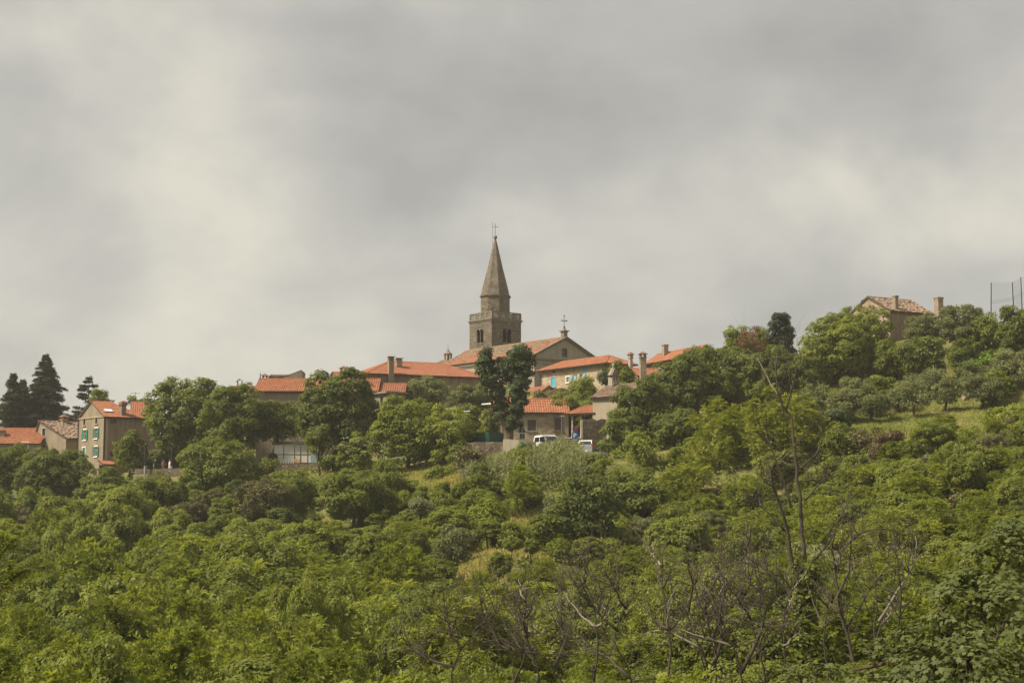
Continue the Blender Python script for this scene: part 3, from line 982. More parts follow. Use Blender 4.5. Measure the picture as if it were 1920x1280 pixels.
    zt = at(926, 419, cw).z - h.base
    c = MB().tube([(cx, cy, za - .1), (cx, cy, zt)], .032, 5)
    ca, sa = math.cos(-math.radians(38)), math.sin(-math.radians(38))
    c.tube([(cx - .5 * ca, cy - .5 * sa, zt - .55), (cx + .5 * ca, cy + .5 * sa, zt - .55)], .03, 5)
    c.build('cross', M['dark_iron'], R)
    lr = MB().tube([(cx - .42 * ca, cy - .42 * sa, zd + (za - zd) * .72), (cx - .40 * ca, cy - .40 * sa, zt + .25)], .022, 5)
    lr.build('lightning_rod', M['dark_iron'], R)
    return h


church()
tower()

# low annex with a bell turret behind the church's left end
h = House('stone_annex', 'low tiled annex with a small stone bell turret at the church end', 856, 684, 216, 36.9, La=5.0, Lb=8, cat='chapel', z0=at(840, 725, 210).z)
h.roof('gable_b', 1.3, 'roof_old', jit=0.02, wall='st_grey')
q = at(840, 679, 218)
dx, dy = q.x - h.C.x, q.y - h.C.y
tx, ty = dx * h.a[0] + dy * h.a[1], dx * h.b[0] + dy * h.b[1]
z0 = q.z - h.base
t = MB(); t.box(tx - .55, tx + .55, ty - .55, ty + .55, z0 - 1.5, z0 + .35)
tb = t.build('bell_turret', M['st_grey'], h.root)
t = MB()
for sx in (-1, 1):
    for sy in (-1, 1):
        t.box(tx + sx * .34 - .1, tx + sx * .34 + .1, ty + sy * .34 - .1, ty + sy * .34 + .1, z0 + .35, z0 + 1.15)
t.box(tx - .52, tx + .52, ty - .52, ty + .52, z0 + 1.15, z0 + 1.27)
t.build('turret_pier', M['trim_dark'], tb)
MB().lathe([(.68, z0 + 1.27), (.36, z0 + 1.6), (.12, z0 + 1.95), (.03, z0 + 2.2)], 8, (tx, ty), .39).build('turret_roof', M['roof_old'], tb)
MB().tube([(tx, ty, z0 + 2.15), (tx, ty, z0 + 2.75)], .03, 4).build('turret_cross', M['dark_iron'], tb)

# ------------------------------------------------------------------ village houses
# tall house with sea-green shutters
h = House('tall_house', 'tall brown rendered house with sea-green shutters and bright orange roof', 195, 779, 172, 40, pxa=268, pxb=148)
for (px, py, w, hh) in ((159.5, 815, .80, 1.25), (180.5, 812, .80, 1.25), (157.5, 848, .80, 1.2), (180.2, 846, .80, 1.2)):
    h.win('b', px, py, w, hh, shutter='green_paint', style='open' if px != 157.5 else 'closed', trim='white', proud=.05)
for (px, py) in ((158.5, 791), (181, 788)):
    h.win('b', px, py, .62, .8, trim='pl_cream', frame='brown_wood')
h.win('a', 212.5, 788, .72, .72, trim='trim_dark', frame='brown_wood', sill=False)
h.win('a', 210, 851, .55, .55, trim=None, frame='brown_wood')
r = h.roof('hip_a_right', at(174, 752, h.C.y + h.b[1] * h.Lb / 2).z - h.C.z, 'roof_new', wall='pl_brown', mats={'b': 'pl_grey'}, o=.3)
# string course under the pediment, corner strip, drainpipes
mb = MB(); mb.box(-.10, .002, -.1, h.Lb + .1, h.H - .16, h.H - .02); mb.build('string_course', M['pl_cream'], h.root)
mb = MB(); mb.box(.25, .52, -.05, .002, 0, h.H - .2); mb.build('corner_strip', M['pl_cream'], h.root)
pipe(h, [(.12, -.09, h.H - .15), (.12, -.09, .3)])
pipe(h, [(-.09, h.Lb - .12, h.H - .2), (-.09, h.Lb - .12, .3)])
pipe(h, [(-.2, -.36, h.H - .22), (h.La + .2, -.36, h.H - .26)], .06, name='gutter')
h.chim(231, 751, .56, .6, 2.0, mat='trim_dark', style='flare', drop=2.2, capmat='terracotta')
# skylight on the front slope
u = len_to(h.C, h.a, 209.5); m = h.Lb / 2
rise = at(174, 752, h.C.y + h.b[1] * h.Lb / 2).z - h.C.z
yy = m * .30; zz_ = h.H + rise * .30
k = rise / m; nl = math.hypot(1, k)
def rf(x, s_, n_):
    return (x, yy + s_ / nl - n_ * k / nl, zz_ + s_ * k / nl + n_ / nl)
mb = MB().box(u - .55, u + .55, -.35, .35, .06, .2, tf=lambda a, b, c: rf(a, b, c)); sk = mb.build('skylight', M['grey_metal'], h.root)
mb = MB(); mb.quad(rf(u - .47, -.28, .21), rf(u + .47, -.28, .21), rf(u + .47, .28, .21), rf(u - .47, .28, .21)); mb.build('pane', M['sign_white'], sk)
# small red canopy at the foot of the wall
h2 = House('lean_to', 'little red tiled lean-to at the foot of the tall house', 194, 869, 170.8, 40, pxa=214, Lb=1.4, cat='shed')
tile_sheet((-.2, -.2, h2.H - .1), (h2.La + .2, -.2, h2.H - .1), (h2.La + .2, 1.38, h2.H + .5), (-.2, 1.38, h2.H + .5), 'roof_new', parent=h2.root)
for x in (0.05, h2.La - .05):
    MB().box(x - .06, x + .06, 0, .12, 0, h2.H - .1).build('post', M['brown_wood'], h2.root)
MB().box(0, h2.La, 1.2, 1.37, 0, h2.H - .12).build('wall', M['st_dark'], h2.root)

# orange roofed wing behind it
h = House('roofed_house', 'orange roofed house partly hidden behind the tall shuttered house', 246, 776, 181, 14, pxa=300, Lb=8)
h.roof('gable_a', 1.75, 'roof_new', wall='pl_brown')
h.chim(277, 747, .75, .6, 4, style='slab')
h.chim(207, 750, .9, .6, 6, style='slab', drop=4)
pts = [at(253, 762, 186), at(253, 735, 186)]
ant = thing('television_antenna', 'thin rooftop television antenna behind the tall house chimney', 'antenna', tuple(at(253, 762, 186)))
b0 = at(253, 762, 186)
MB().tube([(0, 0, -.3), (0, 0, 1.9)], .03, 5).build('mast', M['dark_iron'], ant)
mb = MB(); mb.tube([(-.6, 0, 1.75), (.7, 0, 1.75)], .02, 4)
for x in (-.5, -.2, .1, .4):
    mb.tube([(x, -.3, 1.75), (x, .3, 1.75)], .012, 4)
mb.build('aerial', M['dark_iron'], ant)

# old house with brown roof
h = House('old_house', 'old grey house with weathered brown roof beside the tall house', 124, 820, 184, 50, La=8.0, pxb=65)
h.win('b', 82.5, 811, .75, 1.15, trim='trim', frame='brown_wood')
h.win('b', 81, 843, .8, 1.3, trim='trim', frame='brown_wood')
h.roof('gable_a', at(71, 789, h.C.y + h.b[1] * h.Lb * .86).z - h.C.z, 'roof_old', jit=.035, wall='pl_grey', mf=.86)
h.chim(120.5, 777, .75, .6, 6.5, mat='st_pink', style='tile', drop=2.2, capmat='terracotta')
mb = MB()  # roof vent dormer
x_, y_ = len_to(h.C, h.a, 136), 1.0
mb.box(4.0, 4.5, .9, 1.5, h.H + .2, h.H + 1.0); mb.build('roof_vent', M['st_dark'], h.root)

# low house with orange roof at the left edge
h = House('low_house', 'low house with orange roof at the left edge of the village', -60, 829, 186, 0, pxa=75, Lb=6.5)
h.win('a', 47, 836, .7, 1.0, trim='white')
h.roof('gable_a', 1.9, 'roof_new', wall='pl_grey')
h.chim(5, 806, .7, .6, 1.4, style='slab', drop=2)

# long middle building with ribbed roof
h = House('long_house', 'long grey rendered building with bright ribbed orange roof behind the trees', 482, 732, 163, 1.0, pxa=704, Lb=7.0)
h.roof('gable_a', at(600, 711, 166.5).z - h.C.z, 'roof_new', wall='pl_grey', o=.3, og=.35)
pipe(h, [(h.La - 1.0, -.09, h.H - .1), (h.La - 1.0, -.09, 1)])
MB().tube([(-.2, 3.4, h.H + 1.2), (-.2, 3.4, h.H + 2.3)], .05, 5).build('vent_pipe', M['dark_iron'], h.root)
# lower extension
h = House('low_extension', 'lower orange roofed extension at the right end of the ribbed roof', 706.5, 734, 164, 1.0, pxa=758, Lb=5.0)
h.roof('gable_a', 1.05, 'roof_mid', wall='st_grey', o=.3)
# small grey block
h = House('grey_outbuilding', 'small flat-roofed grey concrete outbuilding below the orange extension', 726, 737, 157, 38, pxa=757, pxb=703, cat='shed')
h.win('b', 715.5, 752, .55, .95, trim=None, frame='brown_wood')
h.win('a', 741, 750, 1.0, .9, trim=None, frame='grey_metal')
h.walls('pl_grey')
MB().box(-.35, h.La + .35, -.35, h.Lb + .35, h.H, h.H + .22).build('roof_slab', M['pl_grey'], h.root)

# long hipped building under the church
h = House('hipped_house', 'long stone building with big hipped orange roof below the church', 690, 698, 178, 25, pxa=912, pxb=648)
h.roof('hip', at(724, 678, h.C.y + 6).z - h.C.z, 'roof_mid', wall='pl_brown', mats={'b': 'st_pink'}, o=.4)
h.chim(733, 668, .66, .5, 1.0, mat='pl_grey', style='slab', drop=3)
h.chim(748, 671, .78, .45, 4.2, mat='st_pink', style='slab', drop=2)
pipe(h, [(.1, -.1, h.H - .1), (.1, -.1, 1)])
h = House('narrow_house', 'narrow house end with a small red-capped chimney behind the leafy tree', 634, 708, 183, 20, pxa=655, Lb=6)
h.roof('gable_a', .9, 'roof_mid', wall='pl_grey')
h.chim(644, 686, .75, .6, 1.5, mat='roof_mid', style='tile', drop=1.5)

# wedge-gabled house and its tiled neighbour
h = House('wedge_house', 'house end with a steep bare grey wedge-shaped gable wall on the skyline', 519, 713, 180, 3, pxa=565.5, Lb=5.0)
hi = at(565, 694, 180).z - h.C.z
mb = MB()
wall_poly(mb, h.mp('a'), [(0, h.H + .05), (h.La, h.H + hi)], []); mb.build('wall', M['pl_grey'], h.root)
mb = MB()
for f, tp in (('c', [(0, h.H + .05), (h.La, h.H + hi)]), ('d', [(0, h.H + hi), (h.Lb, h.H + hi)]), ('b', [(0, h.H), (h.Lb, h.H)])):
    wall_poly(mb, h.mp(f), tp, [])
mb.build('wall', M['pl_grey'], h.root)
tile_sheet((-.1, h.Lb, h.H + .02), (-.1, .1, h.H + .02), (h.La, .1, h.H + hi), (h.La, h.Lb, h.H + hi), 'roof_old', parent=h.root)
h = House('skyline_house', 'small house with low old tiled roof beside the wedge-shaped gable', 505, 707, 184, 3, pxa=548, Lb=5.0)
h.roof('gable_a', .42, 'roof_old', wall='roof_old', jit=.02, o=.15)
h.chim(497, 700, .6, .6, 1.0, style='tile', drop=2.2, mat='pl_grey', capmat='terracotta')
h = House('hidden_house', 'house peeking over the trees with an open bell-shaped chimney on its ridge', 428, 731, 176, 2, pxa=474, Lb=6)
h.roof('gable_a', .62, 'roof_mid', wall='pl_grey')
q = at(451, 722, 179)
x, y = q.x - h.C.x, q.y - h.C.y
mb = MB(); zb = q.z - h.base
for sx in (-.26, .26):
    mb.box(x + sx - .06, x + sx + .06, y - .2, y + .2, zb - .4, zb + .42)
cc = mb.build('chimney', M['trim_dark'], h.root)
mb = MB(); mb.ring_loft([[(x - .42, y - .25, zb + .40), (x, y - .25, zb + .72), (x, y - .25, zb + .82), (x - .42, y - .25, zb + .50)], [(x - .42, y + .25, zb + .40), (x, y + .25, zb + .72), (x, y + .25, zb + .82), (x - .42, y + .25, zb + .50)]])
mb.ring_loft([[(x + .42, y - .25, zb + .40), (x, y - .25, zb + .72), (x, y - .25, zb + .82), (x + .42, y - .25, zb + .50)], [(x + .42, y + .25, zb + .40), (x, y + .25, zb + .72), (x, y + .25, zb + .82), (x + .42, y + .25, zb + .50)]])
mb.build('chimney_cap', M['roof_old'], cc)

# stone house with blue shutters
h = House('stone_house', 'pale rubble stone house with sky-blue shutters and hipped orange roof', 1137, 678, 174, 34, pxa=1187, pxb=1014)
h.win('b', 1038, 694.5, .62, .55, trim=None, frame='brown_wood')
h.win('b', 1037.5, 716, .9, 1.2, shutter='blue_paint', style='closed', trim='trim')
h.win('b', 1065, 711.5, .70, .72, shutter='blue_pale', style='left', trim='white', proud=.04)
h.win('b', 1098, 691.5, .85, .72, shutter='blue_paint', style='closed', trim='trim', sill=False)
h.win('b', 1078, 707, .6, .62, shutter='blue_pale', style='closed', trim='trim_dark', sill=False)
h.win('b', 1090.5, 706, .6, .7, shutter='blue_pale', style='left', trim='trim_dark', sill=False)
h.roof('hip', at(1136, 667, h.C.y + 3.0).z - h.C.z, 'roof_new', wall='st_warm', mats={'a': 'st_grey'}, o=.45)
pipe(h, [(-.12, .05, h.H - .1), (-.12, .05, .5)])
pipe(h, [(-.4, h.Lb + .2, h.H - .2), (-.12, h.Lb - .15, h.H - .8), (-.12, h.Lb - .15, .5)])
pipe(h, [(-.52, -.3, h.H - .30), (-.52, h.Lb + .4, h.H - .30)], .07, name='gutter')
h.chim(1182, 660, .40, .40, .6, mat='trim', style='tile', drop=4.2, capmat='terracotta')
# house behind with broad stone chimney
h = House('chimney_house', 'sliver of red roofed house with a broad stone chimney beside the blue-shuttered house', 1196, 703, 170, 10, pxa=1238, Lb=6)
h.roof('gable_a', 1.0, 'roof_new', wall='st_grey')
h.chim(1205, 659, .72, .6, -.6, mat='st_pink', style='tile', drop=3.4, capmat='terracotta')
# house with sloping roof to the right
h = House('ridge_house', 'orange roofed house with a brick chimney behind the large dark tree', 1300, 664, 172, 22, La=3.6, pxb=1211)
h.roof('gable_b', 1.15, 'roof_new', wall='st_grey', o=.4)
h.chim(1247, 646, .62, .6, 9.0, mat='st_pink', style='plain', drop=2.6)

# small house by the car park
h = House('roadside_house', 'low stone house with orange roof and brown shutters behind the ivy-clad tree', 922, 771, 160, 3, pxa=1066, Lb=6.0)
h.win('a', 997, 797, .95, 1.25, shutter='brown_wood', style='closed', trim='trim', frame='brown_wood')
h.win('a', 1047, 795, .85, 1.35, shutter='brown_wood', style='closed', trim='trim_dark', frame='brown_wood')
h.roof('gable_a', at(990, 748, 163).z - h.C.z, 'roof_new', wall='st_warm', o=.3)
pipe(h, [(-.2, -.36, h.H - .18), (h.La + .2, -.36, h.H - .2)], .06, name='gutter')

# little house wall with sloping roof below the church
h = House('slope_house', 'small orange roofed annex squeezed between the ivy-clad tree and the blue-shuttered house', 1013, 735, 182, 30, La=2.6, pxb=978)
h.roof('gable_b', .8, 'roof_mid', wall='pl_cream', o=.25)

# chapel with bell-cote, and its porch
h = House('chapel', 'cream rendered chapel with weathered roof and stone bell-cote', 1190, 741, 150, 58, La=7.6, pxb=1111, cat='chapel')
h.roof('gable_b', 1.5, 'roof_old', wall='pl_cream', jit=.02, o=.3)
La, Lb = h.La, h.Lb
zb = h.H + 1.4
m = La / 2
# bell-cote stands across the far gable
sc_ = 1.0
def bc(u, hh, d):
    return (m + u * sc_, Lb - .55 + d, zb + hh * sc_)
mb = MB()
mb.box(-.85, .85, -.3, .3, -.9, 0.0, tf=lambda a, b, c: bc(a, c, b)); base = mb.build('bell_cote', M['st_grey'], h.root)
for u in (-.66, 0, .66):
    w = .13 if u else .10
    mb = MB().box(u - w, u + w, -.25, .25, 0, .95, tf=lambda a, b, c: bc(a, c, b)); mb.build('pier', M['trim'], base)
pl_ = arch_plate(lambda u, hh, d: bc(u, hh, d), -.79, .79, .70, 1.12, [(-.33, .22, .72), (.33, .22, .72)], -.22, .22)
pl_.build('arch_block', M['trim_dark'], base)
mb = MB()
tf = lambda u, hh, d: bc(u, hh, d)
mb.ring_loft([[tf(-.92, 1.12, d), tf(.92, 1.12, d), tf(.35, 1.72, d), tf(.12, 1.98, d), tf(-.12, 1.98, d), tf(-.35, 1.72, d)] for d in (-.27, .27)])
gb = mb.build('gable', M['st_grey'], base)
mb = MB()
for sx in (-1, 1):
    mb.tube([tf(sx * .95, 1.1, 0), tf(sx * .62, 1.42, 0), tf(sx * .34, 1.74, 0), tf(sx * .12, 2.0, 0)], .1, 6)
mb.build('coping', M['trim'], gb)
q = tf(0, 2.0, 0)
MB().lathe([(.08, q[2]), (.13, q[2] + .06), (.08, q[2] + .18), (.15, q[2] + .28), (.14, q[2] + .4), (.04, q[2] + .48)], 8, (q[0], q[1])).build('finial', M['trim'], gb, True)

_cc = h.C + Vector((h.b[0], h.b[1], 0)) * (h.Lb + .05) + Vector((h.a[0], h.a[1], 0)) * .25
p = House('porch', 'open porch with orange roof on pale columns beside the parking sign', proj(_cc.x, _cc.y, _cc.z)[0], 773, _cc.y, 58, La=3.4, pxb=1064, cat='porch', z0=at(1080, 826, 148).z, sink=.4)
H = p.H
o = .35
tile_sheet((-o, p.Lb + o, H - .12), (-o, -o, H - .12), (p.La * .75, -o, H + .95), (p.La * .75, p.Lb * .75, H + .95), 'roof_new', parent=p.root)
tile_sheet((p.La + o, p.Lb + o, H - .12), (-o, p.Lb + o, H - .12), (p.La * .75, p.Lb * .75, H + .95), (p.La * .75, p.Lb * .75, H + .95), 'roof_new', parent=p.root)
MB().box(0, .18, 0, p.Lb, H - .28, H - .12).build('beam', M['brown_wood'], p.root)
MB().box(.2, p.La, p.Lb - .18, p.Lb, H - .28, H - .12).build('beam', M['brown_wood'], p.root)
for px in (1072.5, 1089):
    u = len_to(p.C, p.b, px)
    MB().lathe([(.17, 0.9), (.17, 1.05), (.115, 1.1), (.10, H - .55), (.15, H - .45), (.17, H - .29)], 10, (.1, u)).build('column', M['trim'], p.root, True)
mb = MB(); mb.box(-.05, .32, .4, p.Lb + .2, 0, .9); mb.build('plinth', M['st_grey'], p.root)
MB().box(-.12, .36, .35, p.Lb + .25, .9, .99).build('plinth_cap', M['trim'], p.root)
MB().box(p.La - .3, p.La, 0, p.Lb, 0, H - .3).build('back_wall', M['st_dark'], p.root)
MB().box(.0, p.La - .35, -.02, .2, 0, H - .3).build('side_wall', M['st_dark'], p.root)


def rough_wall(name, label, pts, h, thick, mat, jit=.09, cat='wall', seed=0, step=.45, follow=True, drop=1.2):
    """dry-stone wall along ground points with an uneven top"""
    rg = random.Random(seed)
    P = [Vector((q[0], q[1], 0)) for q in pts]
    tot = [0.0]
    for a, b in zip(P[:-1], P[1:]):
        tot.append(tot[-1] + (b - a).length)
    n = max(2, int(tot[-1] / step))
    mb = MB(); rings = []
    org = P[0]
    oz = g1(org.x, org.y)
    for i in range(n + 1):
        s = tot[-1] * i / n
        k = max(j for j in range(len(tot)) if tot[j] <= s + 1e-6); k = min(k, len(P) - 2)
        t = (s - tot[k]) / (tot[k + 1] - tot[k])
        p = P[k].lerp(P[k + 1], t); d = (P[k + 1] - P[k]).normalized(); w = Vector((-d.y, d.x, 0)) * thick / 2
        zt = (pts[k][2] * (1 - t) + pts[k + 1][2] * t) + rg.uniform(-jit, jit)
        z0 = min(g1(p.x, p.y), zt - h) - drop if follow else zt - h
        j1, j2 = rg.uniform(-jit, jit) * .6, rg.uniform(-jit, jit) * .6
        p = p - org
        rings.append([(p.x - w.x * (1.1 + j1), p.y - w.y * (1.1 + j1), z0 - oz), (p.x + w.x * 1.1, p.y + w.y * 1.1, z0 - oz),
                      (p.x + w.x * (1 + j2), p.y + w.y * (1 + j2), zt - oz + j1 * .4), (p.x - w.x * (1 + j1), p.y - w.y * (1 + j1), zt - oz - j2 * .4)])
    mb.ring_loft(rings)
    o = mb.build(name, M[mat], None, loc=(org.x, org.y, oz))
    return tag(o, label, cat)


A = lambda px, py, Y: tuple(at(px, py, Y))
rough_wall('stone_wall', 'rough stone wall beside the porch above the silver car', [A(1091, 785, 146.5), A(1135, 787, 147)], 2.6, .7, 'st_dark', .16, seed=1)
rough_wall('stone_wall', 'low overgrown stone bank wall right behind the silver car', [A(1086, 824, 144), A(1132, 826, 144)], .8, .6, 'st_pink', .14, seed=12)
rough_wall('stone_wall', 'stone retaining wall in front of the green hoarding at the car park', [A(872, 829, 138.5), A(945, 828, 138)], 1.2, .5, 'st_dark', .05, seed=2)
rough_wall('concrete_block', 'pale concrete wall end patched with yellow-green ivy by the van', [A(945, 823, 137.6), A(975, 824, 137.2), A(1003, 829, 137.6)], 1.2, .7, 'concrete', .06, seed=3, cat='wall')
rough_wall('stone_wall', 'low stone wall below the parked white van half hidden by cane', [A(1003, 838, 138), A(1060, 842, 137.5)], 1.0, .5, 'st_dark', .08, seed=4)
rough_wall('terrace_wall', 'brown stone parapet of the terrace with three people', [A(254, 879, 158), A(345, 878, 157)], 1.0, .45, 'st_dark', .03, seed=5, drop=2.4)
rough_wall('terrace_wall', 'brown stone retaining wall under the white pavilion', [A(505, 871, 150), A(604, 868, 150)], 1.2, .5, 'st_dark', .04, seed=6, drop=2.0)
rough_wall('dry_stone_wall', 'reddish dry-stone terrace wall below the olive grove', [A(1690, 812, 123), A(1722, 806, 123.5), A(1748, 803, 124)], .8, .6, 'st_red', .12, seed=7)
rough_wall('dry_stone_wall', 'pale dry-stone wall at the right end of the olive terrace', [A(1806, 738, 136), A(1836, 733, 136.5)], 1.2, .6, 'st_pink', .14, seed=8)
rough_wall('dry_stone_wall', 'pinkish stone wall glimpsed behind the olive trees', [A(1536, 738, 143), A(1580, 740, 142)], 1.0, .6, 'st_pink', .16, seed=10)

# hill house
h = House('hill_house', 'rubble stone farmhouse with old tiled roof on the hill crest', 1668, 580, 165, 30, pxa=1748, pxb=1590)
h.roof('gable_a', at(1630, 557, h.C.y + h.b[1] * h.Lb / 2).z - h.C.z, 'roof_old', jit=.035, wall='st_pink', mats={'a': 'pl_brown'}, o=.35)
h.chim(1678.5, 554.5, .5, .5, .9, mat='pl_grey', style='plain', drop=2.2)
h.chim(1759.5, 557.5, .85, .7, 4.6, mat='st_pink', style='plain', drop=3.4)

# green hoarding
t = thing('green_hoarding', 'dark green solid panel hoarding beside the ivy-clad tree', 'fence', A(876, 829, 141))
p0, p1, p2 = at(876, 829, 141), at(917, 829, 139.5), at(944, 829, 142)
for (a, b) in ((p0, p1), (p1, p2)):
    d = (b - a); n = 4
    for i in range(n):
        q0, q1 = a + d * (i / n) - p0, a + d * ((i + .98) / n) - p0
        w = Vector((-d.y, d.x, 0)).normalized() * .03
        MB().ring_loft([[q0 - w + Vector((0, 0, -.6)), q0 + w + Vector((0, 0, -.6)), q0 + w + Vector((0, 0, .93)), q0 - w + Vector((0, 0, .93))],
                        [q1 - w + Vector((0, 0, -.6)), q1 + w + Vector((0, 0, -.6)), q1 + w + Vector((0, 0, .93)), q1 - w + Vector((0, 0, .93))]]).build('panel', M['hoard'], t)
        q = q0 + Vector((0, 0, 0))
        MB().box(q.x - .05, q.x + .05, q.y + .04, q.y + .14, -.6, .98).build('post', M['hoard'], t)

# car park surface
cp = MB()
z = at(1000, 850, 140).z + .05
cpp = [at(872, 846, 142), at(945, 848, 138.8), at(1003, 850, 138.4), at(1140, 852, 137), at(1140, 845, 150), at(1060, 840, 158), at(920, 838, 158)]
n = len(cpp)
cp.ring_loft([[(q.x, q.y, q.z - 2.5) for q in cpp], [(q.x, q.y, max(q.z, g1(q.x, q.y)) + .06) for q in cpp]])
o = cp.build('car_park', M['asphalt']); tag(o, 'small asphalt car park on the village edge', None, None, 'structure')

# white pavilion on the terrace
q = at(513, 868, 151)
t = thing('pavilion', 'white panelled terrace pavilion with dark awning between the trees', 'pavilion', tuple(q), math.radians(-1.5))
W = len_to(q, (1, 0), 602); Hh = 1.95
xs = [0.0, 1.05, 2.2, 2.85, 3.6, W]
MB().box(0, W, .2, 3.0, -.6, .02).build('floor_slab', M['concrete'], t)
for a, b in zip(xs[:-1], xs[1:]):
    MB().box(a + .04, b - .04, .02, .07, .95, Hh - .12).build('panel', M['panel'], t)
    MB().box(a + .04, b - .04, .02, .07, .06, .88).build('panel', M['panel'], t)
for x in xs:
    MB().box(x - .022, x + .022, -.01, .09, 0, Hh).build('post', M['dark_iron'] if x != 3.6 else M['brown_wood'], t)
MB().box(0, W, -.005, .085, .885, .945).build('rail', M['dark_iron'], t)
MB().box(0, W, -.02, .1, Hh - .11, Hh).build('rail', M['white'], t)
mb = MB(); mb.ring_loft([[(-.1, -.25, Hh + .02), (-.1, -.25, Hh + .10), (-.1, 2.6, Hh + .42), (-.1, 2.6, Hh + .34)], [(W + .1, -.25, Hh + .02), (W + .1, -.25, Hh + .10), (W + .1, 2.6, Hh + .42), (W + .1, 2.6, Hh + .34)]])
mb.build('awning', M['black_cloth'], t)
for i in range(8):
    x = .75 + i * .27
    mb = MB().ring_loft([[(x, -.35, -.05), (x + .1, -.35, -.05), (x + .1, -.25, -.05), (x, -.25, -.05)], [(x + .1, -.35, .42), (x + .2, -.35, .42), (x + .2, -.25, .42), (x + .1, -.25, .42)]])
    o = mb.build('deck_chair_slat', M['white'] if i < 6 else M['orange'], t)
mb = MB().box(4.0, 4.65, -.45, -.38, .02, .95); mb.build('menu_board', M['teal'], t)
MB().box(4.95, 6.6 if W > 6.6 else W, -.4, -.3, .02, .75).build('counter', M['white'], t)
# dark round disc added to stand for a dark gap in the trees
u = thing('dark_gap_disc', 'added round dark screen at the left end of the pavilion', 'disc', tuple(at(511, 869, 150.4)))
MB().ring_loft([[(r * math.cos(2 * math.pi * k / 20), y, .62 + r * math.sin(2 * math.pi * k / 20)) for k in range(20)] for r, y in ((.3, -.1), (.5, -.06), (.54, 0), (.5, .06), (.3, .1))]).build('cover', M['black_cloth'], u, True)
MB().tube([(0, 0, -.6), (0, 0, 1.6)], .04, 6).build('pole', M['dark_iron'], u)

# ------------------------------------------------------------------ street furniture
def lamp(label, px, py0, py1, Y, arm, head_w, side=1, mat='grey_metal'):
    b = at(px, py0, Y); h = at(px, py1, Y).z - b.z
    t = thing('street_lamp', label, 'street lamp', (b.x, b.y, b.z))
    MB().tube([(0, 0, -.5), (0, 0, .8), (0, 0, h)], [.075, .065, .045], 8).build('pole', M[mat], t)
    mb = MB().ring_loft([[(side * x0 - (arm if side < 0 else 0) * 0, y, z) for (y, z) in ((-.12, h - .03), (.12, h - .03), (.1, h + .06), (-.1, h + .06))] for x0 in (-head_w * .25, head_w * .75)])
    mb.build('lamp_head', M['sign_white'], t)
    return t


lamp('grey street lamp left of the ivy-clad tree by the green hoarding', 871, 815, 771, 146, 0, .75)
lamp('grey street lamp beside the white van and porch', 1053, 832, 780, 145, 0, .42)
b = at(909, 757, 140)
t = thing('street_lamp', 'tall street lamp with broad white head against the bushes by the ivy-clad tree', 'street lamp', tuple(at(921, 836, 140)))
hh = b.z - at(921, 836, 140).z
MB().tube([(0, 0, -.3), (0, 0, hh - .4), (-.25, 0, hh - .05), (-.3, 0, hh)], [.07, .05, .045, .04], 8).build('pole', M['pole_dark'], t)
MB().ring_loft([[(-.05, -.16, hh - .05), (-.05, .16, hh - .05), (-.05, .12, hh + .1), (-.05, -.12, hh + .1)], [(-.95, -.14, hh - .08), (-.95, .14, hh - .08), (-.95, .1, hh + .02), (-.95, -.1, hh + .02)]]).build('lamp_head', M['sign_white'], t)

# traffic sign seen from behind
b = at(979, 826, 143)
t = thing('traffic_sign', 'triangular traffic sign with a plate below, seen dark from behind', 'road sign', tuple(b))
MB().tube([(0, 0, -.5), (0, 0, 1.45)], .04, 8).build('post', M['teal'], t)
MB().ring_loft([[(-.42, .05, .82), (.42, .05, .82), (.0, .05, 1.55)], [(-.42, .08, .82), (.42, .08, .82), (.0, .08, 1.55)]]).build('warning_plate', M['sign_back'], t)
MB().box(-.24, .24, .05, .075, .18, .72).build('supplementary_plate', M['sign_back'], t)

# parking sign
b = at(1078.5, 826, 143.6)
t = thing('parking_sign', 'blue P parking plate under a faded round no-stopping sign', 'road sign', tuple(b))
MB().tube([(0, .04, -.6), (0, .04, 1.42)], .035, 8).build('post', M['grey_metal'], t)
pl_ = MB().box(-.33, .33, -.02, .0, .20, .84).build('parking_plate', M['sign_blue'], t)
lt = MB()
zz0 = .30
lt.box(-.17, -.07, -.026, -.022, zz0, zz0 + .46)
ring = [(-.07 + .20 * math.sin(math.pi * k / 10), zz0 + .315 + .145 * math.cos(math.pi * k / 10)) for k in range(11)]
rin = [(-.07 + .105 * math.sin(math.pi * k / 10), zz0 + .315 + .065 * math.cos(math.pi * k / 10)) for k in range(11)]
for k in range(10):
    lt.quad((ring[k][0], -.0245, ring[k][1]), (ring[k + 1][0], -.0245, ring[k + 1][1]), (rin[k + 1][0], -.0245, rin[k + 1][1]), (rin[k][0], -.0245, rin[k][1]))
lt.build('letter', M['sign_white'], pl_)
c = MB()
for r, y, mt in ((.30, -.012, 1), (.235, -.02, 0)):
    n = 20
    c.poly([(r * math.cos(2 * math.pi * k / n), y, 1.15 + r * math.sin(2 * math.pi * k / n)) for k in range(n)], mt)
    c.poly([(r * math.cos(-2 * math.pi * k / n), y + .01, 1.15 + r * math.sin(-2 * math.pi * k / n)) for k in range(n)], mt)
for sg in (1, -1):
    c.poly([(sg * -.19 - .03, -.026, 1.15 + .17), (sg * -.19 + .03, -.026, 1.15 + .17), (sg * .19 + .03, -.026, 1.15 - .17), (sg * .19 - .03, -.026, 1.15 - .17)], 1)
c.build('no_stopping_disc', [M['sign_purple'], M['sign_red']], t)

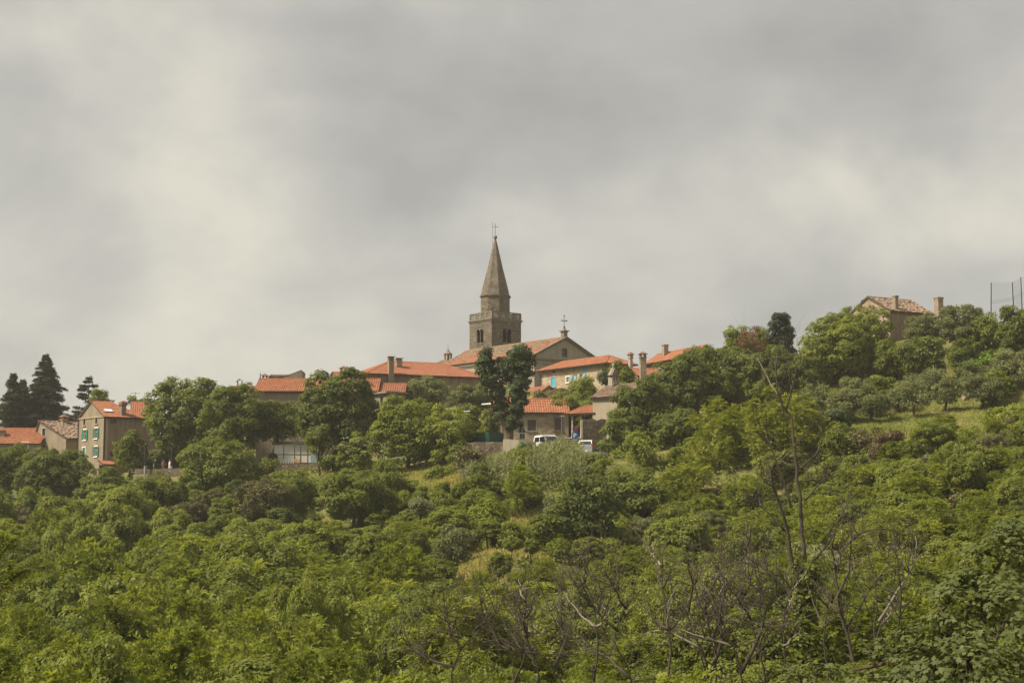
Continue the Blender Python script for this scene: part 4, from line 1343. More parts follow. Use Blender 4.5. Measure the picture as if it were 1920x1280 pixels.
# terrace posts
for k, (px, top) in enumerate(((272, 831), (302.5, 838), (321.5, 831))):
    b = at(px, 879, 157.2 if k != 1 else 160)
    hh = at(px, top, b.y).z - b.z
    t = thing('awning_post', ('dark metal post with pale top at the left end of the terrace parapet', 'thin dark post behind the people on the terrace',
                              'dark metal post with pale top right of the person in white')[k], 'post', tuple(b), 0, 'posts on the terrace')
    MB().tube([(0, 0, -.8), (0, 0, hh - .12)], .10 if k != 1 else .07, 8).build('pole', M['pole_dark'], t)
    MB().tube([(0, 0, hh - .12), (0, 0, hh)], .06, 8).build('pole_top', M['grey_metal'], t)
    if k != 1:
        MB().tube([(0, 0, -.75), (0, 0, .35)], .125, 8).build('pole_sleeve', M['grey_metal'], t)
        MB().tube([(0, .02, hh * .50), (.03, .02, hh * .75), (0, .02, hh - .2)], [.1, .17, .08], 7).build('furled_canvas', M['black_cloth'], t)

# net poles on the hill
t = thing('ball_net', 'tall thin net hung between three poles on the hill crest', 'net', tuple(at(1858, 610, 158)))
o0 = at(1858, 610, 158)
tops = [at(1858.5, 530, 158), at(1898, 529, 159), at(1914, 519.5, 162), at(1960, 521, 164)]
bots = [at(1857, 615, 158), at(1902, 600, 159), at(1917, 590, 162), at(1962, 590, 164)]
for a, b in zip(tops, bots):
    MB().tube([b - o0 - Vector((0, 0, 1.5)), a - o0], [.07, .05], 6).build('pole', M['pole_dark'], t)
for k in range(3):
    mb = MB()
    a0, a1, b0, b1 = tops[k] - o0, tops[k + 1] - o0, bots[k] - o0, bots[k + 1] - o0
    n = 22
    for i in range(n + 1):
        s = i / n
        mb.tube([a0.lerp(b0, s), a0.lerp(a1, .5).lerp(b0.lerp(b1, .5), s) + Vector((0, 0, -.06)), a1.lerp(b1, s)], .004 if i not in (9, 10) else .016, 3)
        mb.tube([a0.lerp(a1, s) + Vector((0, 0, -.05 * math.sin(math.pi * s))), b0.lerp(b1, s)], .004, 3)
    mb.build('netting', M['pole_dark'], t)

# ------------------------------------------------------------------ vehicles
def wheel_set(t, xs, tw, r):
    for x in xs:
        for sy in (-1, 1):
            w = MB()
            rings = [[(x + rr * math.cos(2 * math.pi * k / 18), y, r + rr * math.sin(2 * math.pi * k / 18)) for k in range(18)]
                     for rr, y in ((r * .62, sy * (tw - .16)), (r * .95, sy * (tw - .18)), (r, sy * (tw - .12)), (r, sy * (tw - .03)), (r * .93, sy * tw), (r * .64, sy * (tw - .01)))]
            w.ring_loft(rings, cap=False)
            wo_ = w.build('wheel', M['tyre'], t, True)
            h_ = MB().ring_loft([[(x + rr * math.cos(2 * math.pi * k / 14), y, r + rr * math.sin(2 * math.pi * k / 14)) for k in range(14)] for rr, y in ((r * .66, sy * (tw - .1)), (r * .64, sy * (tw - .02)), (r * .2, sy * (tw - .035)))])
            h_.build('rim', M['grey_metal'], wo_)


def car(name, label, pos, rz, paint, prof, roofline, half=.82, wheelx=(-1.2, 1.2), r=.29, rear=True, group=None):
    """prof: lower body outline (x,z) clockwise; roofline: greenhouse outline (x,z) with glass between"""
    t = thing(name, label, 'van' if 'van' in name else 'car', tuple(pos), rz, group)
    b = MB()
    rings = []
    for y, kx, kz in ((-half, .97, .0), (-half + .05, 1.0, .02), (half - .05, 1.0, .02), (half, .97, .0)):
        rings.append([(x * kx, y, z + (kz if z > .6 else 0)) for x, z in prof])
    b.ring_loft(rings)
    bo = b.build('body', M[paint], t)
    g = MB()
    rings = []
    for y, s in ((-half + .06, 1.0), (half - .06, 1.0)):
        pass
    zmin = min(z for x, z in roofline); zmax = max(z for x, z in roofline)
    def yy(z): return half - .05 - .17 * (z - zmin) / (zmax - zmin)
    g.ring_loft([[(x, -yy(z), z) for x, z in roofline], [(x, yy(z), z) for x, z in roofline]])
    g.build('cabin', M[paint], t)
    # glass: front, rear and side panes set 1 cm proud of the cabin
    n = len(roofline)
    pr = roofline
    def face(i0, i1, nm, k0=.1, k1=.88):
        (xa, za), (xb, zb) = pr[i0], pr[i1]
        dx, dz = xb - xa, zb - za
        nl = math.hypot(dx, dz); nx, nz = -dz / nl, dx / nl
        if nx * (xa + xb) < 0:
            nx, nz = -nx, -nz
        pa = (xa + dx * k0 + nx * .012, za + dz * k0 + nz * .012); pb = (xa + dx * k1 + nx * .012, za + dz * k1 + nz * .012)
        m = MB(); ya, yb = yy(pa[1]) - .08, yy(pb[1]) - .08
        m.quad((pa[0], -ya, pa[1]), (pa[0], ya, pa[1]), (pb[0], yb, pb[1]), (pb[0], -yb, pb[1])); m.build(nm, M['glass'], t)
    face(0, 1, 'rear_window'); face(n - 1, n - 2, 'windscreen')
    for sy in (-1, 1):
        x0, x1 = pr[0][0], pr[-1][0]
        xt0, xt1 = pr[1][0], pr[-2][0]
        zt = min(pr[1][1], pr[-2][1])
        ks = (.08, .48, .52, .93)
        for q in (0, 2):
            m = MB()
            def P(k, v):
                xx = (x0 + (x1 - x0) * k) * (1 - v) + (xt0 + (xt1 - xt0) * k) * v
                z_ = zmin + (zt - zmin) * v
                return (xx, sy * (yy(z_) + .012), z_)
            m.quad(P(ks[q], .1), P(ks[q + 1], .1), P(ks[q + 1], .84), P(ks[q], .84)); m.build('side_window', M['glass'], t)
        xr = min(x for x, z in prof)
        m = MB().box(xr - .015, xr + .12, sy * (half - .02) - .09 if sy > 0 else -half - .01, half + .01 if sy > 0 else -half + .11, .86, 1.16 if 'van' not in name else 1.3); m.build('tail_lamp', M['tail_red'], t)
        xf = max(x for x, z in prof)
        m = MB().box(xf - .2, xf + .01, sy * (half - .2) - .12, sy * (half - .2) + .12, .62, .8); m.build('headlight', M['sign_white'], t)
        m = MB().box(x1 - .25, x1 - .08, sy * (half + .1) - .09, sy * (half + .1) + .09, zmin + .02, zmin + .16); m.build('wing_mirror', M['tyre'], t)
    xr = min(x for x, z in prof)
    MB().box(xr - .06, xr + .1, -half + .06, half - .06, .3, .5).build('rear_bumper', M[paint], t)
    MB().box(xr - .072, xr - .061, -.26, .26, .36, .47).build('number_plate', M['sign_white'], t)
    xf = max(x for x, z in prof)
    MB().box(xf - .1, xf + .06, -half + .06, half - .06, .28, .48).build('front_bumper', M[paint], t)
    wheel_set(t, wheelx, half + .005, r)
    return t


hatch = [(-1.86, .28), (-1.88, .92), (-1.80, .97), (1.0, .95), (1.62, .80), (1.82, .62), (1.84, .28)]
hroof = [(-1.80, .95), (-1.60, 1.42), (-1.2, 1.50), (0.0, 1.51), (.30, 1.46), (1.02, .94)]
vanp = [(-1.98, .28), (-2.0, 1.10), (1.25, 1.10), (1.80, .92), (1.98, .68), (2.0, .28)]
vroof = [(-1.98, 1.08), (-1.92, 1.78), (-1.6, 1.86), (.1, 1.86), (.45, 1.78), (1.24, 1.08)]


def park(px, py, Y):
    p = at(px, py, Y)
    return Vector((p.x, p.y, p.z - .02))


car('silver_car', 'silver hatchback seen from behind below the porch', park(1108, 853, 141.5), math.radians(68), 'car_silver', hatch, hroof)
car('grey_car', 'pale blue-grey car mostly hidden left of the silver hatchback', park(1084, 852, 146.5), math.radians(60), 'car_blue', hatch, hroof)
car('white_van', 'small white van parked facing the wall beside the street lamp', park(1028, 849, 146), math.radians(-66), 'car_white', vanp, vroof, half=.86, wheelx=(-1.25, 1.3), r=.31)

# ------------------------------------------------------------------ people on the terrace
def person(label, pos, rz, top, legs, arms, hairm='hair', lean=0.0):
    """one continuous skinned body standing at pos; arms = per side (elbow, hand) offsets from the shoulder"""
    V, E, R = [], [], []
    def add(p, r, par=None):
        V.append(p); R.append(r)
        if par is not None:
            E.append((par, len(V) - 1))
        return len(V) - 1
    pel = add((0, 0, .95), .15)
    wa = add((0, lean * .3, 1.10), .135, pel); ch = add((0, lean * .8, 1.32), .165, wa); nk0 = add((0, lean, 1.44), .09, ch)
    nk = add((0, lean, 1.52), .055, nk0); hd = add((0, lean - .015, 1.62), .095, nk); tp_ = add((0, lean - .01, 1.73), .07, hd)
    for s, (el, ha) in zip((-1, 1), arms):
        sh = add((s * .19, lean * .9, 1.40), .065, ch)
        e = add((s * .19 + el[0], lean + el[1], 1.40 + el[2]), .046, sh)
        w = add((s * .19 + ha[0], lean + ha[1], 1.40 + ha[2]), .034, e)
        d = Vector(V[w]) - Vector(V[e]); d.normalize()
        h = add(tuple(Vector(V[w]) + d * .08), .036, w)
        add(tuple(Vector(V[w]) + d * .16), .018, h)
    for s in (-1, 1):
        hp = add((s * .095, 0, .88), .095, pel); kn = add((s * .11, -.02 * s, .48), .062, hp); an = add((s * .12, .03 * s, .09), .042, kn)
        add((s * .13, .03 * s - .15, .035), .035, an)
    me = bpy.data.meshes.new('body')
    me.from_pydata(V, E, [])
    o = link('body_source', me)
    sk = o.modifiers.new('skin', 'SKIN')
    for i, r in enumerate(R):
        me.skin_vertices[0].data[i].radius = (r, r)
    me.skin_vertices[0].data[0].use_root = True
    ss = o.modifiers.new('sub', 'SUBSURF'); ss.levels = 2; ss.render_levels = 2
    dg = bpy.context.evaluated_depsgraph_get()
    bm_ = bpy.data.meshes.new_from_object(o.evaluated_get(dg))
    bpy.data.objects.remove(o)
    bm_.materials.clear()
    for mt in (M['skin'], M[top], M[legs], M['tyre']):
        bm_.materials.append(mt)
    idx = []
    for p in bm_.polygons:
        c = p.center
        arm = abs(c.x) > .2 and c.z < 1.22 and c.z > .62
        idx.append(0 if c.z > 1.47 or arm else (1 if c.z > .93 else (2 if c.z > .1 else 3)))
    bm_.polygons.foreach_set('material_index', idx)
    bm_.polygons.foreach_set('use_smooth', [True] * len(bm_.polygons))
    t = thing('person', label, 'person', tuple(pos), rz)
    b = link('body', bm_, t)
    hr = MB().lathe([(.088, 1.60 - .0), (.105, 1.66), (.10, 1.73), (.07, 1.785), (.01, 1.80)], 12, (0, lean + .02)); hr.build('hair', M[hairm], t, True)
    f = MB()
    for s in (-1, 1):
        f.lathe([(.004, 1.63), (.012, 1.64), (.004, 1.65)], 6, (s * .035, lean - .105))
    f.build('eyes', M['hair'], t)
    MB().ring_loft([[(-.012, lean - .10, 1.60), (.012, lean - .10, 1.60), (0, lean - .135, 1.598)], [(-.008, lean - .1, 1.64), (.008, lean - .1, 1.64), (0, lean - .108, 1.64)]]).build('nose', M['skin'], t)
    MB().box(-.025, .025, lean - .102, lean - .094, 1.565, 1.575).build('mouth', M['tail_red'], t)
    return t


hang = ((.03 * -1, .0, -.28), (-.02, -.06, -.53))
hangr = ((.03, .0, -.28), (.02, -.06, -.53))
up_ = ((.06, -.05, -.27), (-.02, -.24, -.16))
for lab, px, py, Y, rz, tp_, lg, arms in (
        ('person in black top with bare forearms standing at the terrace parapet', 291.5, 889.5, 159, 20, 'cl_black', 'cl_black', (hang, up_)),
        ('person in salmon top and pale trousers leaning by the thin terrace post', 306, 890.5, 159.4, 60, 'cl_tan', 'cl_jean', (hang, up_)),
        ('person dressed in white beside the right terrace post', 318, 890, 158.6, -60, 'cl_white', 'cl_white', (hang, hangr))):
    b = at(px, py, Y)
    person(lab, b, math.radians(rz), tp_, lg, arms)
# terrace floor under them
fl = MB()
q = [at(250, 889, 157.4), at(350, 888.5, 157.4), at(352, 889, 164), at(250, 889, 164)]
zt = at(306, 890, 159).z
fl.ring_loft([[(p.x, p.y, zt - 2.5) for p in q], [(p.x, p.y, zt) for p in q]])
tag(fl.build('terrace_floor', M['concrete']), 'paved terrace behind the brown parapet', None, None, 'structure')

# ------------------------------------------------------------------ foliage kit
def unit(a):
    return a / np.maximum(np.linalg.norm(a, axis=-1, keepdims=True), 1e-9)


def rdir(rg, n):
    return unit(rg.normal(size=(n, 3)))


def kites(pos, axis, nrm, Ln, Wd, tint, fold=0.0):
    """one kite-shaped leaf per row"""
    ax = unit(axis - nrm * (axis * nrm).sum(-1, keepdims=True))
    sd = np.cross(nrm, ax)
    Ln = np.asarray(Ln)[:, None] if np.ndim(Ln) else Ln
    Wd = np.asarray(Wd)[:, None] if np.ndim(Wd) else Wd
    p0 = pos
    p1 = pos + ax * Ln * .45 + sd * Wd * .5 + nrm * Wd * fold
    p2 = pos + ax * Ln - nrm * Ln * .12
    p3 = pos + ax * Ln * .45 - sd * Wd * .5 + nrm * Wd * fold
    v = np.stack([p0, p1, p2, p3], 1).reshape(-1, 3)
    f = np.arange(len(v)).reshape(-1, 4)
    return v, f, np.repeat(tint, 4)


def blob_set(rg, w, d, h, n=7, tight=0.62):
    """overlapping lobes filling a w x d x h crown centred at the origin"""
    bl = [(0, 0, -0.05 * h, .34 * w, .34 * d, .36 * h)]
    g = rg.uniform(0, 6.28)
    for k in range(n):
        z = -0.45 + 1.35 * (k + .5) / n
        z = min(z, .92)
        a = g + k * 2.399
        rr = math.sqrt(max(0.05, 1 - z * z)) * rg.uniform(.80, 1.0)
        s = rg.uniform(.36, .50)
        bl.append((rr * math.cos(a) * w / 2 * tight, rr * math.sin(a) * d / 2 * tight, z * h / 2 * tight, s * w / 2, s * d / 2, s * h / 2))
    return bl


def crown_leaves(rg, blobs, rc=.75, LL=.27, WW=.16, cover=2.2, low=.55, up=.5, rnd=.65, nmax=15500, inner=.09, gap=.12, spray=0, tvar=(.17, .13), back=.6):
    bl = np.array(blobs, float)
    C, Rr = bl[:, :3], bl[:, 3:]
    cen, nor, own = [], [], []
    for i in range(len(bl)):
        r = Rr[i]
        area = 4 * math.pi * ((r[0] * r[1]) ** 1.6 + (r[0] * r[2]) ** 1.6 + (r[1] * r[2]) ** 1.6 / 1) ** (1 / 1.6) / 3 ** (1 / 1.6)
        n = max(6, int(area / (math.pi * rc * rc) * 1.15))
        d = rdir(rg, n)
        d = d[(d[:, 2] > -low) | (rg.random(n) < .25)]
        p = C[i] + d * r * rg.uniform(.80, 1.02, (len(d), 1))
        q = (p[:, None] - C[None]) / Rr[None]
        ins = (np.linalg.norm(q, axis=-1) < .80)
        ins[:, i] = False
        keep = ~ins.any(1) & (rg.random(len(d)) > gap)
        cen.append(p[keep]); nor.append(unit(d[keep] / r)); own.append(np.full(keep.sum(), i))
    cen = np.concatenate(cen); nor = np.concatenate(nor); own = np.concatenate(own)
    kb = (nor[:, 1] < .35) | (rg.random(len(cen)) < back)
    cen, nor, own = cen[kb], nor[kb], own[kb]
    nc = len(cen)
    crad = rc * rg.uniform(.65, 1.25, nc)
    leaf_a = LL * WW * .5
    need = cover * (math.pi * crad ** 2).sum() / leaf_a
    if need > nmax:                      # large crown: fewer, larger leaf sprays
        g_ = min(1.5, math.sqrt(need / nmax)); LL *= g_; WW *= g_
    tot = int(min(nmax, need))
    ct = rg.normal(0, tvar[0], nc)
    if spray:
        ns = max(1, tot // spray)
        ci = rg.choice(nc, ns, p=crad ** 2 / (crad ** 2).sum())
        d = unit(rdir(rg, ns) + nor[ci] * .7 + np.array([0, 0, .25]))
        o = cen[ci] + rdir(rg, ns) * (crad[ci] * .45)[:, None]
        ln = crad[ci] * rg.uniform(.7, 1.25, ns)
        t = np.linspace(.12, 1, spray)[None, :, None]
        pos = o[:, None] + d[:, None] * ln[:, None, None] * t + np.array([0, 0, -1.]) * (.38 * ln)[:, None, None] * t ** 2
        sd = unit(np.cross(d, np.array([0, 0, 1.])) + 1e-6)
        sg = np.where(np.arange(spray) % 2 == 0, 1, -1)[None, :, None]
        ax = unit(sd[:, None] * sg * .85 + d[:, None] * .5 + rg.normal(0, .15, pos.shape))
        nr = unit(np.cross(sd, d)[:, None] * np.sign(np.cross(sd, d)[:, 2])[:, None, None] + rg.normal(0, .35, pos.shape))
        pos, ax, nr = pos.reshape(-1, 3), ax.reshape(-1, 3), nr.reshape(-1, 3)
        tint = np.repeat(.5 + ct[ci] + rg.normal(0, tvar[1], ns), spray) + rg.normal(0, .05, len(pos))
    else:
        ci = rg.choice(nc, tot, p=crad ** 2 / (crad ** 2).sum())
        d = rdir(rg, tot)
        d[:, 2] = np.where((d[:, 2] < -.3) & (rg.random(tot) < .6), -d[:, 2], d[:, 2])
        pos = cen[ci] + d * (crad[ci] * rg.uniform(.35, 1.0, tot) ** .6)[:, None] * np.array([1, 1, .72])
        nr = unit(d * .55 + nor[ci] * .45 + np.array([0, 0, up]) + rdir(rg, tot) * rnd)
        ax = unit(rdir(rg, tot) + d * .6 + np.array([0, 0, -.35]))
        tint = .5 + ct[ci] + rg.normal(0, tvar[1], tot)
    sc = rg.uniform(.7, 1.3, len(pos))
    V, Fc, T = kites(pos, ax, nr, LL * sc, WW * sc, np.clip(tint, 0, 1), .12)
    # sparse inner leaves keep the crown from being hollow
    ni = int(len(pos) * inner)
    if ni:
        bi = rg.choice(len(bl), ni, p=Rr.prod(1) / Rr.prod(1).sum())
        p = C[bi] + rdir(rg, ni) * Rr[bi] * rg.uniform(.2, .8, (ni, 1))
        V2, F2, T2 = kites(p, rdir(rg, ni), rdir(rg, ni), LL * 1.9, WW * 2.2, np.clip(rg.normal(.5, .12, ni), 0, 1))
        F2 = F2 + len(V)
        V, Fc, T = np.r_[V, V2], np.r_[Fc, F2], np.r_[T, T2]
    return V, Fc, T, cen


SPEC = {  # leaf material, parameters
    'dark': dict(mat='dark', gap=.04, rc=.58, LL=.25, WW=.155, cover=1.75, up=.5),
    'mid': dict(mat='mid', gap=.05, rc=.52, LL=.23, WW=.14, cover=1.7, up=.45),
    'light': dict(mat='light', rc=.70, LL=.19, WW=.075, cover=1.6, spray=14, gap=.08),
    'fresh': dict(mat='light', gap=.05, rc=.50, LL=.23, WW=.14, cover=1.8, up=.45),
    'lime': dict(mat='lime', rc=.70, LL=.19, WW=.075, cover=1.6, spray=14, gap=.08),
    'olive': dict(mat='olive', nmax=11000, tvar=(.10, .07), rc=.50, LL=.22, WW=.08, cover=1.7, up=.2, rnd=1.0, gap=.2),
    'brown': dict(mat='brown', rc=.55, LL=.20, WW=.08, cover=2.0, up=.2, rnd=1.0, gap=.15),
    'ivy': dict(mat='ivy', rc=.50, LL=.22, WW=.18, cover=2.2, up=.15, rnd=.5, gap=.03),
    'shrub': dict(mat='mid', rc=.5, LL=.22, WW=.13, cover=2.2),
    'cypress': dict(mat='cypress', rc=.45, LL=.26, WW=.10, cover=2.6, up=.3),
    'red': dict(mat='red', rc=.45, LL=.16, WW=.05, cover=.75, gap=.35, inner=.05, rnd=1.0),
    'rust': dict(mat='rust', rc=.45, LL=.18, WW=.09, cover=1.7, gap=.2),
}


def limb_mesh(rg, base, fork, blobs, r0, sides=7, kink=.12):
    mb = MB()
    base, fork = Vector(base), Vector(fork)
    L_ = (fork - base).length
    pts = [base.lerp(fork, t) + Vector((rg.normal(0, kink * L_ * .2), rg.normal(0, kink * L_ * .2), 0)) * (1 if 0 < t < 1 else 0) for t in (0, .12, .35, .65, 1)]
    mb.tube(pts, [r0 * 1.45, r0 * 1.08, r0 * .95, r0 * .85, r0 * .75], sides)
    for b in blobs:
        e = Vector(b[:3]) + Vector((rg.normal(0, .1), rg.normal(0, .1), b[5] * .55))
        mid = fork.lerp(e, .5) + Vector((rg.normal(0, .25), rg.normal(0, .25), .12 * L_ * rg.random()))
        mb.tube([fork - Vector((0, 0, r0 * .6)), fork.lerp(mid, .5), mid, mid.lerp(e, .55), e], [r0 * .6, r0 * .45, r0 * .32, r0 * .2, r0 * .06], 5)
    return mb


def crown_mesh(name, rg, blobs, spec, **over):
    k = dict(SPEC[spec]); k.update(over)
    mat = k.pop('mat')
    V, Fc, T, cen = crown_leaves(rg, blobs, **k)
    me = np_mesh(name, V, Fc, T)
    me.materials.append(L[mat])
    return me


TREE_XY = []


def tree(name, label, x0, x1, y0, y1, Y, spec, n=7, cat='tree', blobs=None, seed=None, group=None, trunk=.16, bark='bark', depth=None, **over):
    """tree whose crown fills the photo box (x0..x1, y0..y1) at distance Y and whose trunk stands on the ground"""
    rg = np.random.default_rng(seed if seed is not None else (int(x0 * 7 + y0 * 13) & 0xffff))
    c = at((x0 + x1) / 2, (y0 + y1) / 2, Y)
    w = abs(at(x1, y0, Y).x - at(x0, y0, Y).x); h = at(x0, y0, Y).z - at(x0, y1, Y).z
    gz_ = g1(c.x, c.y)
    gz_ = min(gz_, c.z - h * .42)
    if cat in ('bush', 'shrub') and gz_ > c.z - h * 1.6:
        zt = c.z + h / 2
        h = max(h, zt - gz_ + .1); c.z = zt - h / 2
    bl = blobs or blob_set(rg, w * 1.04, (depth or w) * .95, h * 1.04, n)
    oz = c.z - gz_
    bl = [(b[0], b[1], b[2] + oz, b[3], b[4], b[5]) for b in bl]
    t = thing(name, label, cat, (c.x, c.y, gz_), 0, group)
    me = crown_mesh('crown', rg, bl, spec, **over)
    link('crown', me, t)
    fork = (rg.normal(0, .15), rg.normal(0, .15), max(.3, oz - h * .28))
    limb_mesh(rg, (0, 0, -.3), fork, bl, max(.05, trunk * (w / 6) ** .5 * 1.1)).build('trunk', M[bark], t)
    TREE_XY.append((c.x, c.y))
    return t


# ------------------------------------------------------------------ named trees of the village
tree('broad_tree', 'big dark broad-crowned tree right of the tall shuttered house', 266, 420, 703, 884, 161, 'dark', 10)
tree('broad_tree', 'big leafy tree below the open bell-shaped chimney', 376, 502, 714, 884, 152, 'mid', 9)
tree('shade_tree', 'dark dense tree left of the white pavilion', 468, 574, 748, 842, 156, 'dark', 8)
tree('broad_tree', 'tall dark tree rising in front of the ribbed orange roof', 562, 714, 695, 874, 150, 'dark', 11)
tree('elder_bush', 'bush with pale blossom heads right of the white pavilion', 634, 704, 812, 890, 144, 'shrub', 6, 'shrub')
tree('round_tree', 'wide bright green tree in front of the grey outbuilding', 694, 838, 742, 892, 142, 'fresh', 11)
tree('round_tree', 'yellowish green tree touching the green hoarding on its left', 792, 886, 758, 890, 140, 'fresh', 8)
tree('olive_tree', 'grey-green olive tree under the hipped orange roof', 752, 848, 706, 776, 168, 'olive', 7, cover=2.0)
tree('olive_tree', 'pale olive crown left of the ivy-clad tree', 842, 928, 714, 790, 164, 'olive', 7, cover=2.0)
tree('bush', 'dark leafy bush behind the broad white lamp head', 858, 905, 752, 812, 155, 'mid', 5, 'bush')
tree('bush', 'light green bush against the roadside house left of the ivy-clad trunk', 900, 938, 765, 818, 150, 'mid', 5, 'bush')
tree('garden_tree', 'bright green tree hanging over the roadside house roof', 1022, 1112, 736, 806, 164, 'mid', 7)
tree('garden_tree', 'dark rounded tree in front of the blue-shuttered house', 1068, 1122, 702, 762, 168, 'mid', 6)
tree('garden_bush', 'low bushes under the blue-shuttered house wall', 998, 1070, 727, 760, 171, 'brown', 6, 'bush')
tree('garden_bush', 'bushes left of the chapel roof', 1086, 1140, 730, 790, 158, 'mid', 6, 'bush')
tree('ivy_stub', 'slim ivy-covered stub by the corner of the blue-shuttered house', 1125, 1143, 690, 728, 166, 'ivy', 3, 'tree')
tree('small_tree', 'small leafy sapling behind the bell-cote', 1142, 1166, 680, 712, 163, 'mid', 4)
tree('small_tree', 'thin green sapling between bell-cote and white chimney', 1164, 1188, 686, 735, 158, 'mid', 4)
tree('large_tree', 'huge dark tree crown top beside the chapel', 1208, 1352, 666, 830, 148, 'dark', 11)
tree('large_tree', 'huge dark tree crown highest behind the light green locust', 1290, 1428, 643, 800, 152, 'dark', 11)
tree('large_tree', 'dark tree crown sloping down over the chapel wall', 1140, 1262, 708, 858, 143, 'dark', 9)
tree('large_tree', 'dark tree above the silver car at the car park end', 1124, 1212, 770, 876, 139, 'dark', 7)
tree('large_tree', 'dark tree crown in the middle behind the locust trees', 1220, 1330, 760, 880, 138, 'dark', 8)
tree('locust_tree', 'bright yellow-green locust tree in front of the large dark trees', 1290, 1420, 756, 920, 128, 'lime', 9)
tree('locust_tree', 'bright yellow-green locust crown behind the dead tree trunk', 1390, 1548, 732, 905, 124, 'lime', 9)
tree('locust_tree', 'locust tree with lighter top left of the dead branches', 1220, 1330, 860, 970, 122, 'lime', 8)
tree('ash_tree', 'feathery green tree on the skyline left of the red-brown dying tree', 1354, 1412, 606, 690, 160, 'mid', 6)
tree('dying_tree', 'thin dying tree with red-brown foliage by the dark cypress', 1384, 1436, 606, 716, 156, 'red', 6, depth=2.5)
tree('green_tree', 'green tree behind the red-brown dying tree', 1402, 1452, 612, 700, 163, 'mid', 6)
tree('cypress_tree', 'dark dense cypress with rounded top on the skyline', 1440, 1488, 586, 740, 158, 'cypress', 12)
tree('walnut_tree', 'wide mid-green tree below the hill farmhouse on the left', 1494, 1640, 590, 742, 149, 'mid', 10)
tree('walnut_tree', 'tall leafy tree hiding the farmhouse gable foot', 1546, 1676, 574, 700, 152, 'mid', 9)
tree('walnut_tree', 'low green tree right of the cypress', 1452, 1530, 666, 750, 146, 'mid', 7)
tree('green_tree', 'green tree below the farmhouse corner', 1630, 1724, 640, 726, 147, 'mid', 7)
tree('olive_tree', 'broad grey-green crown right of the farmhouse roof', 1752, 1848, 564, 660, 152, 'olive', 9, cover=2.0)
tree('olive_tree', 'grey-green tree in front of the farmhouse roof', 1694, 1772, 588, 668, 154, 'olive', 7, cover=2.0)
tree('fig_tree', 'very dark dense tree above the olive terrace', 1686, 1768, 628, 716, 143, 'dark', 7)
tree('hedge_tree', 'green tree below the net poles', 1812, 1880, 592, 676, 150, 'mid', 7)
tree('hedge_tree', 'dark leafy tree at the right edge under the net', 1868, 1950, 570, 690, 146, 'mid', 8)
tree('hedge_bush', 'light bushes left of the vine rows', 1768, 1832, 638, 692, 147, 'mid', 6, 'bush')
tree('hedge_bush', 'added dark hedge behind the people on the terrace', 262, 350, 838, 890, 165, 'dark', 7, 'bush')  # hedge added to stand in for the dark shade under the trees
tree('green_tree', 'dark green tree filling below the cypress', 1412, 1512, 644, 756, 148, 'dark', 9)
tree('green_tree', 'green crown under the red-brown dying tree', 1366, 1446, 672, 776, 150, 'mid', 7)
tree('slope_bush', 'green bush at the left edge below the low orange roof', -30, 17, 928, 990, 135, 'mid', 5, 'bush')
tree('slope_bush', 'dark bush at the foot of the dark round tree at left', 30, 92, 930, 1000, 134, 'dark', 6, 'bush')
tree('slope_bush', 'leafy bush in front of the dark round screen by the pavilion', 484, 520, 856, 892, 146, 'mid', 5, 'bush')
tree('slope_bush', 'dark bush right of the pavilion counter', 596, 646, 850, 888, 147, 'dark', 6, 'bush')
tree('slope_bush', 'dense bush at the foot of the wide bright tree', 700, 760, 858, 892, 137, 'mid', 6, 'bush')
tree('slope_bush', 'shadowed bush under the tree beside the retaining wall', 842, 884, 838, 880, 136.5, 'dark', 6, 'bush')
tree('slope_bush', 'bush at the end of the car park below the silver hatchback', 1092, 1150, 850, 892, 134, 'mid', 6, 'bush')
tree('hanging_tree', 'low leafy tree covering the right end of the pavilion', 572, 626, 792, 866, 147, 'dark', 6)
tree('large_tree', 'dark crown covering the orange roof with the brick chimney', 1256, 1346, 654, 760, 158, 'dark', 8)
tree('slope_bush', 'green bush on the dry bank below the yellowish tree', 800, 850, 876, 912, 133, 'fresh', 6, 'bush')
tree('slope_bush', 'dense green bush on the bank below the retaining wall', 846, 900, 858, 902, 133.5, 'mid', 6, 'bush')
# olive grove
for k, (x0, x1, y0, y1, Y, lab) in enumerate((
        (1600, 1668, 718, 792, 130, 'olive tree with leaning double trunk in the grove, second from left'),
        (1548, 1612, 728, 800, 131, 'leftmost grey-green olive tree of the grove'),
        (1656, 1712, 716, 780, 134, 'olive tree half hidden between two grove neighbours'),
        (1684, 1742, 712, 776, 130, 'olive tree with clear trunk on the bright grass'),
        (1742, 1798, 706, 768, 132, 'slender olive tree on the yellow grass'),
        (1570, 1640, 704, 770, 138, 'pale olive crown at the back of the grove by the stone wall'),
        (1700, 1790, 690, 745, 139, 'wide pale olive crown at the back above the bright grass'),
        (1490, 1560, 716, 790, 137, 'grey-green olive bush behind the dead tree'),
        (1788, 1850, 682, 742, 138, 'olive tree below the vine rows'),
        (1862, 1930, 652, 736, 136, 'greyish olive tree at the right edge beside the vines'),
        (1800, 1880, 700, 760, 131, 'low silvery olive bush at the end of the dry-stone wall'))):
    tree('olive_tree', lab, x0, x1, y0, y1, Y, 'olive', 6, group='olive grove on the terrace', bark='bark', trunk=.2)
tree('rust_shrub', 'rusty red-brown shrub below the reddish terrace wall', 1624, 1700, 796, 866, 114, 'rust', 6, 'shrub')
tree('dark_shrub', 'very dark shrub under the olive tree beside the dead trunk', 1540, 1592, 768, 812, 127, 'ivy', 5, 'shrub')
tree('silver_shrub', 'silvery grey shrub in the middle of the slope by the dry grass', 1010, 1060, 932, 985, 108, 'olive', 5, 'shrub')
tree('silver_shrub', 'pale silvery bush left of the dry grass path', 770, 812, 934, 976, 118, 'olive', 5, 'shrub')
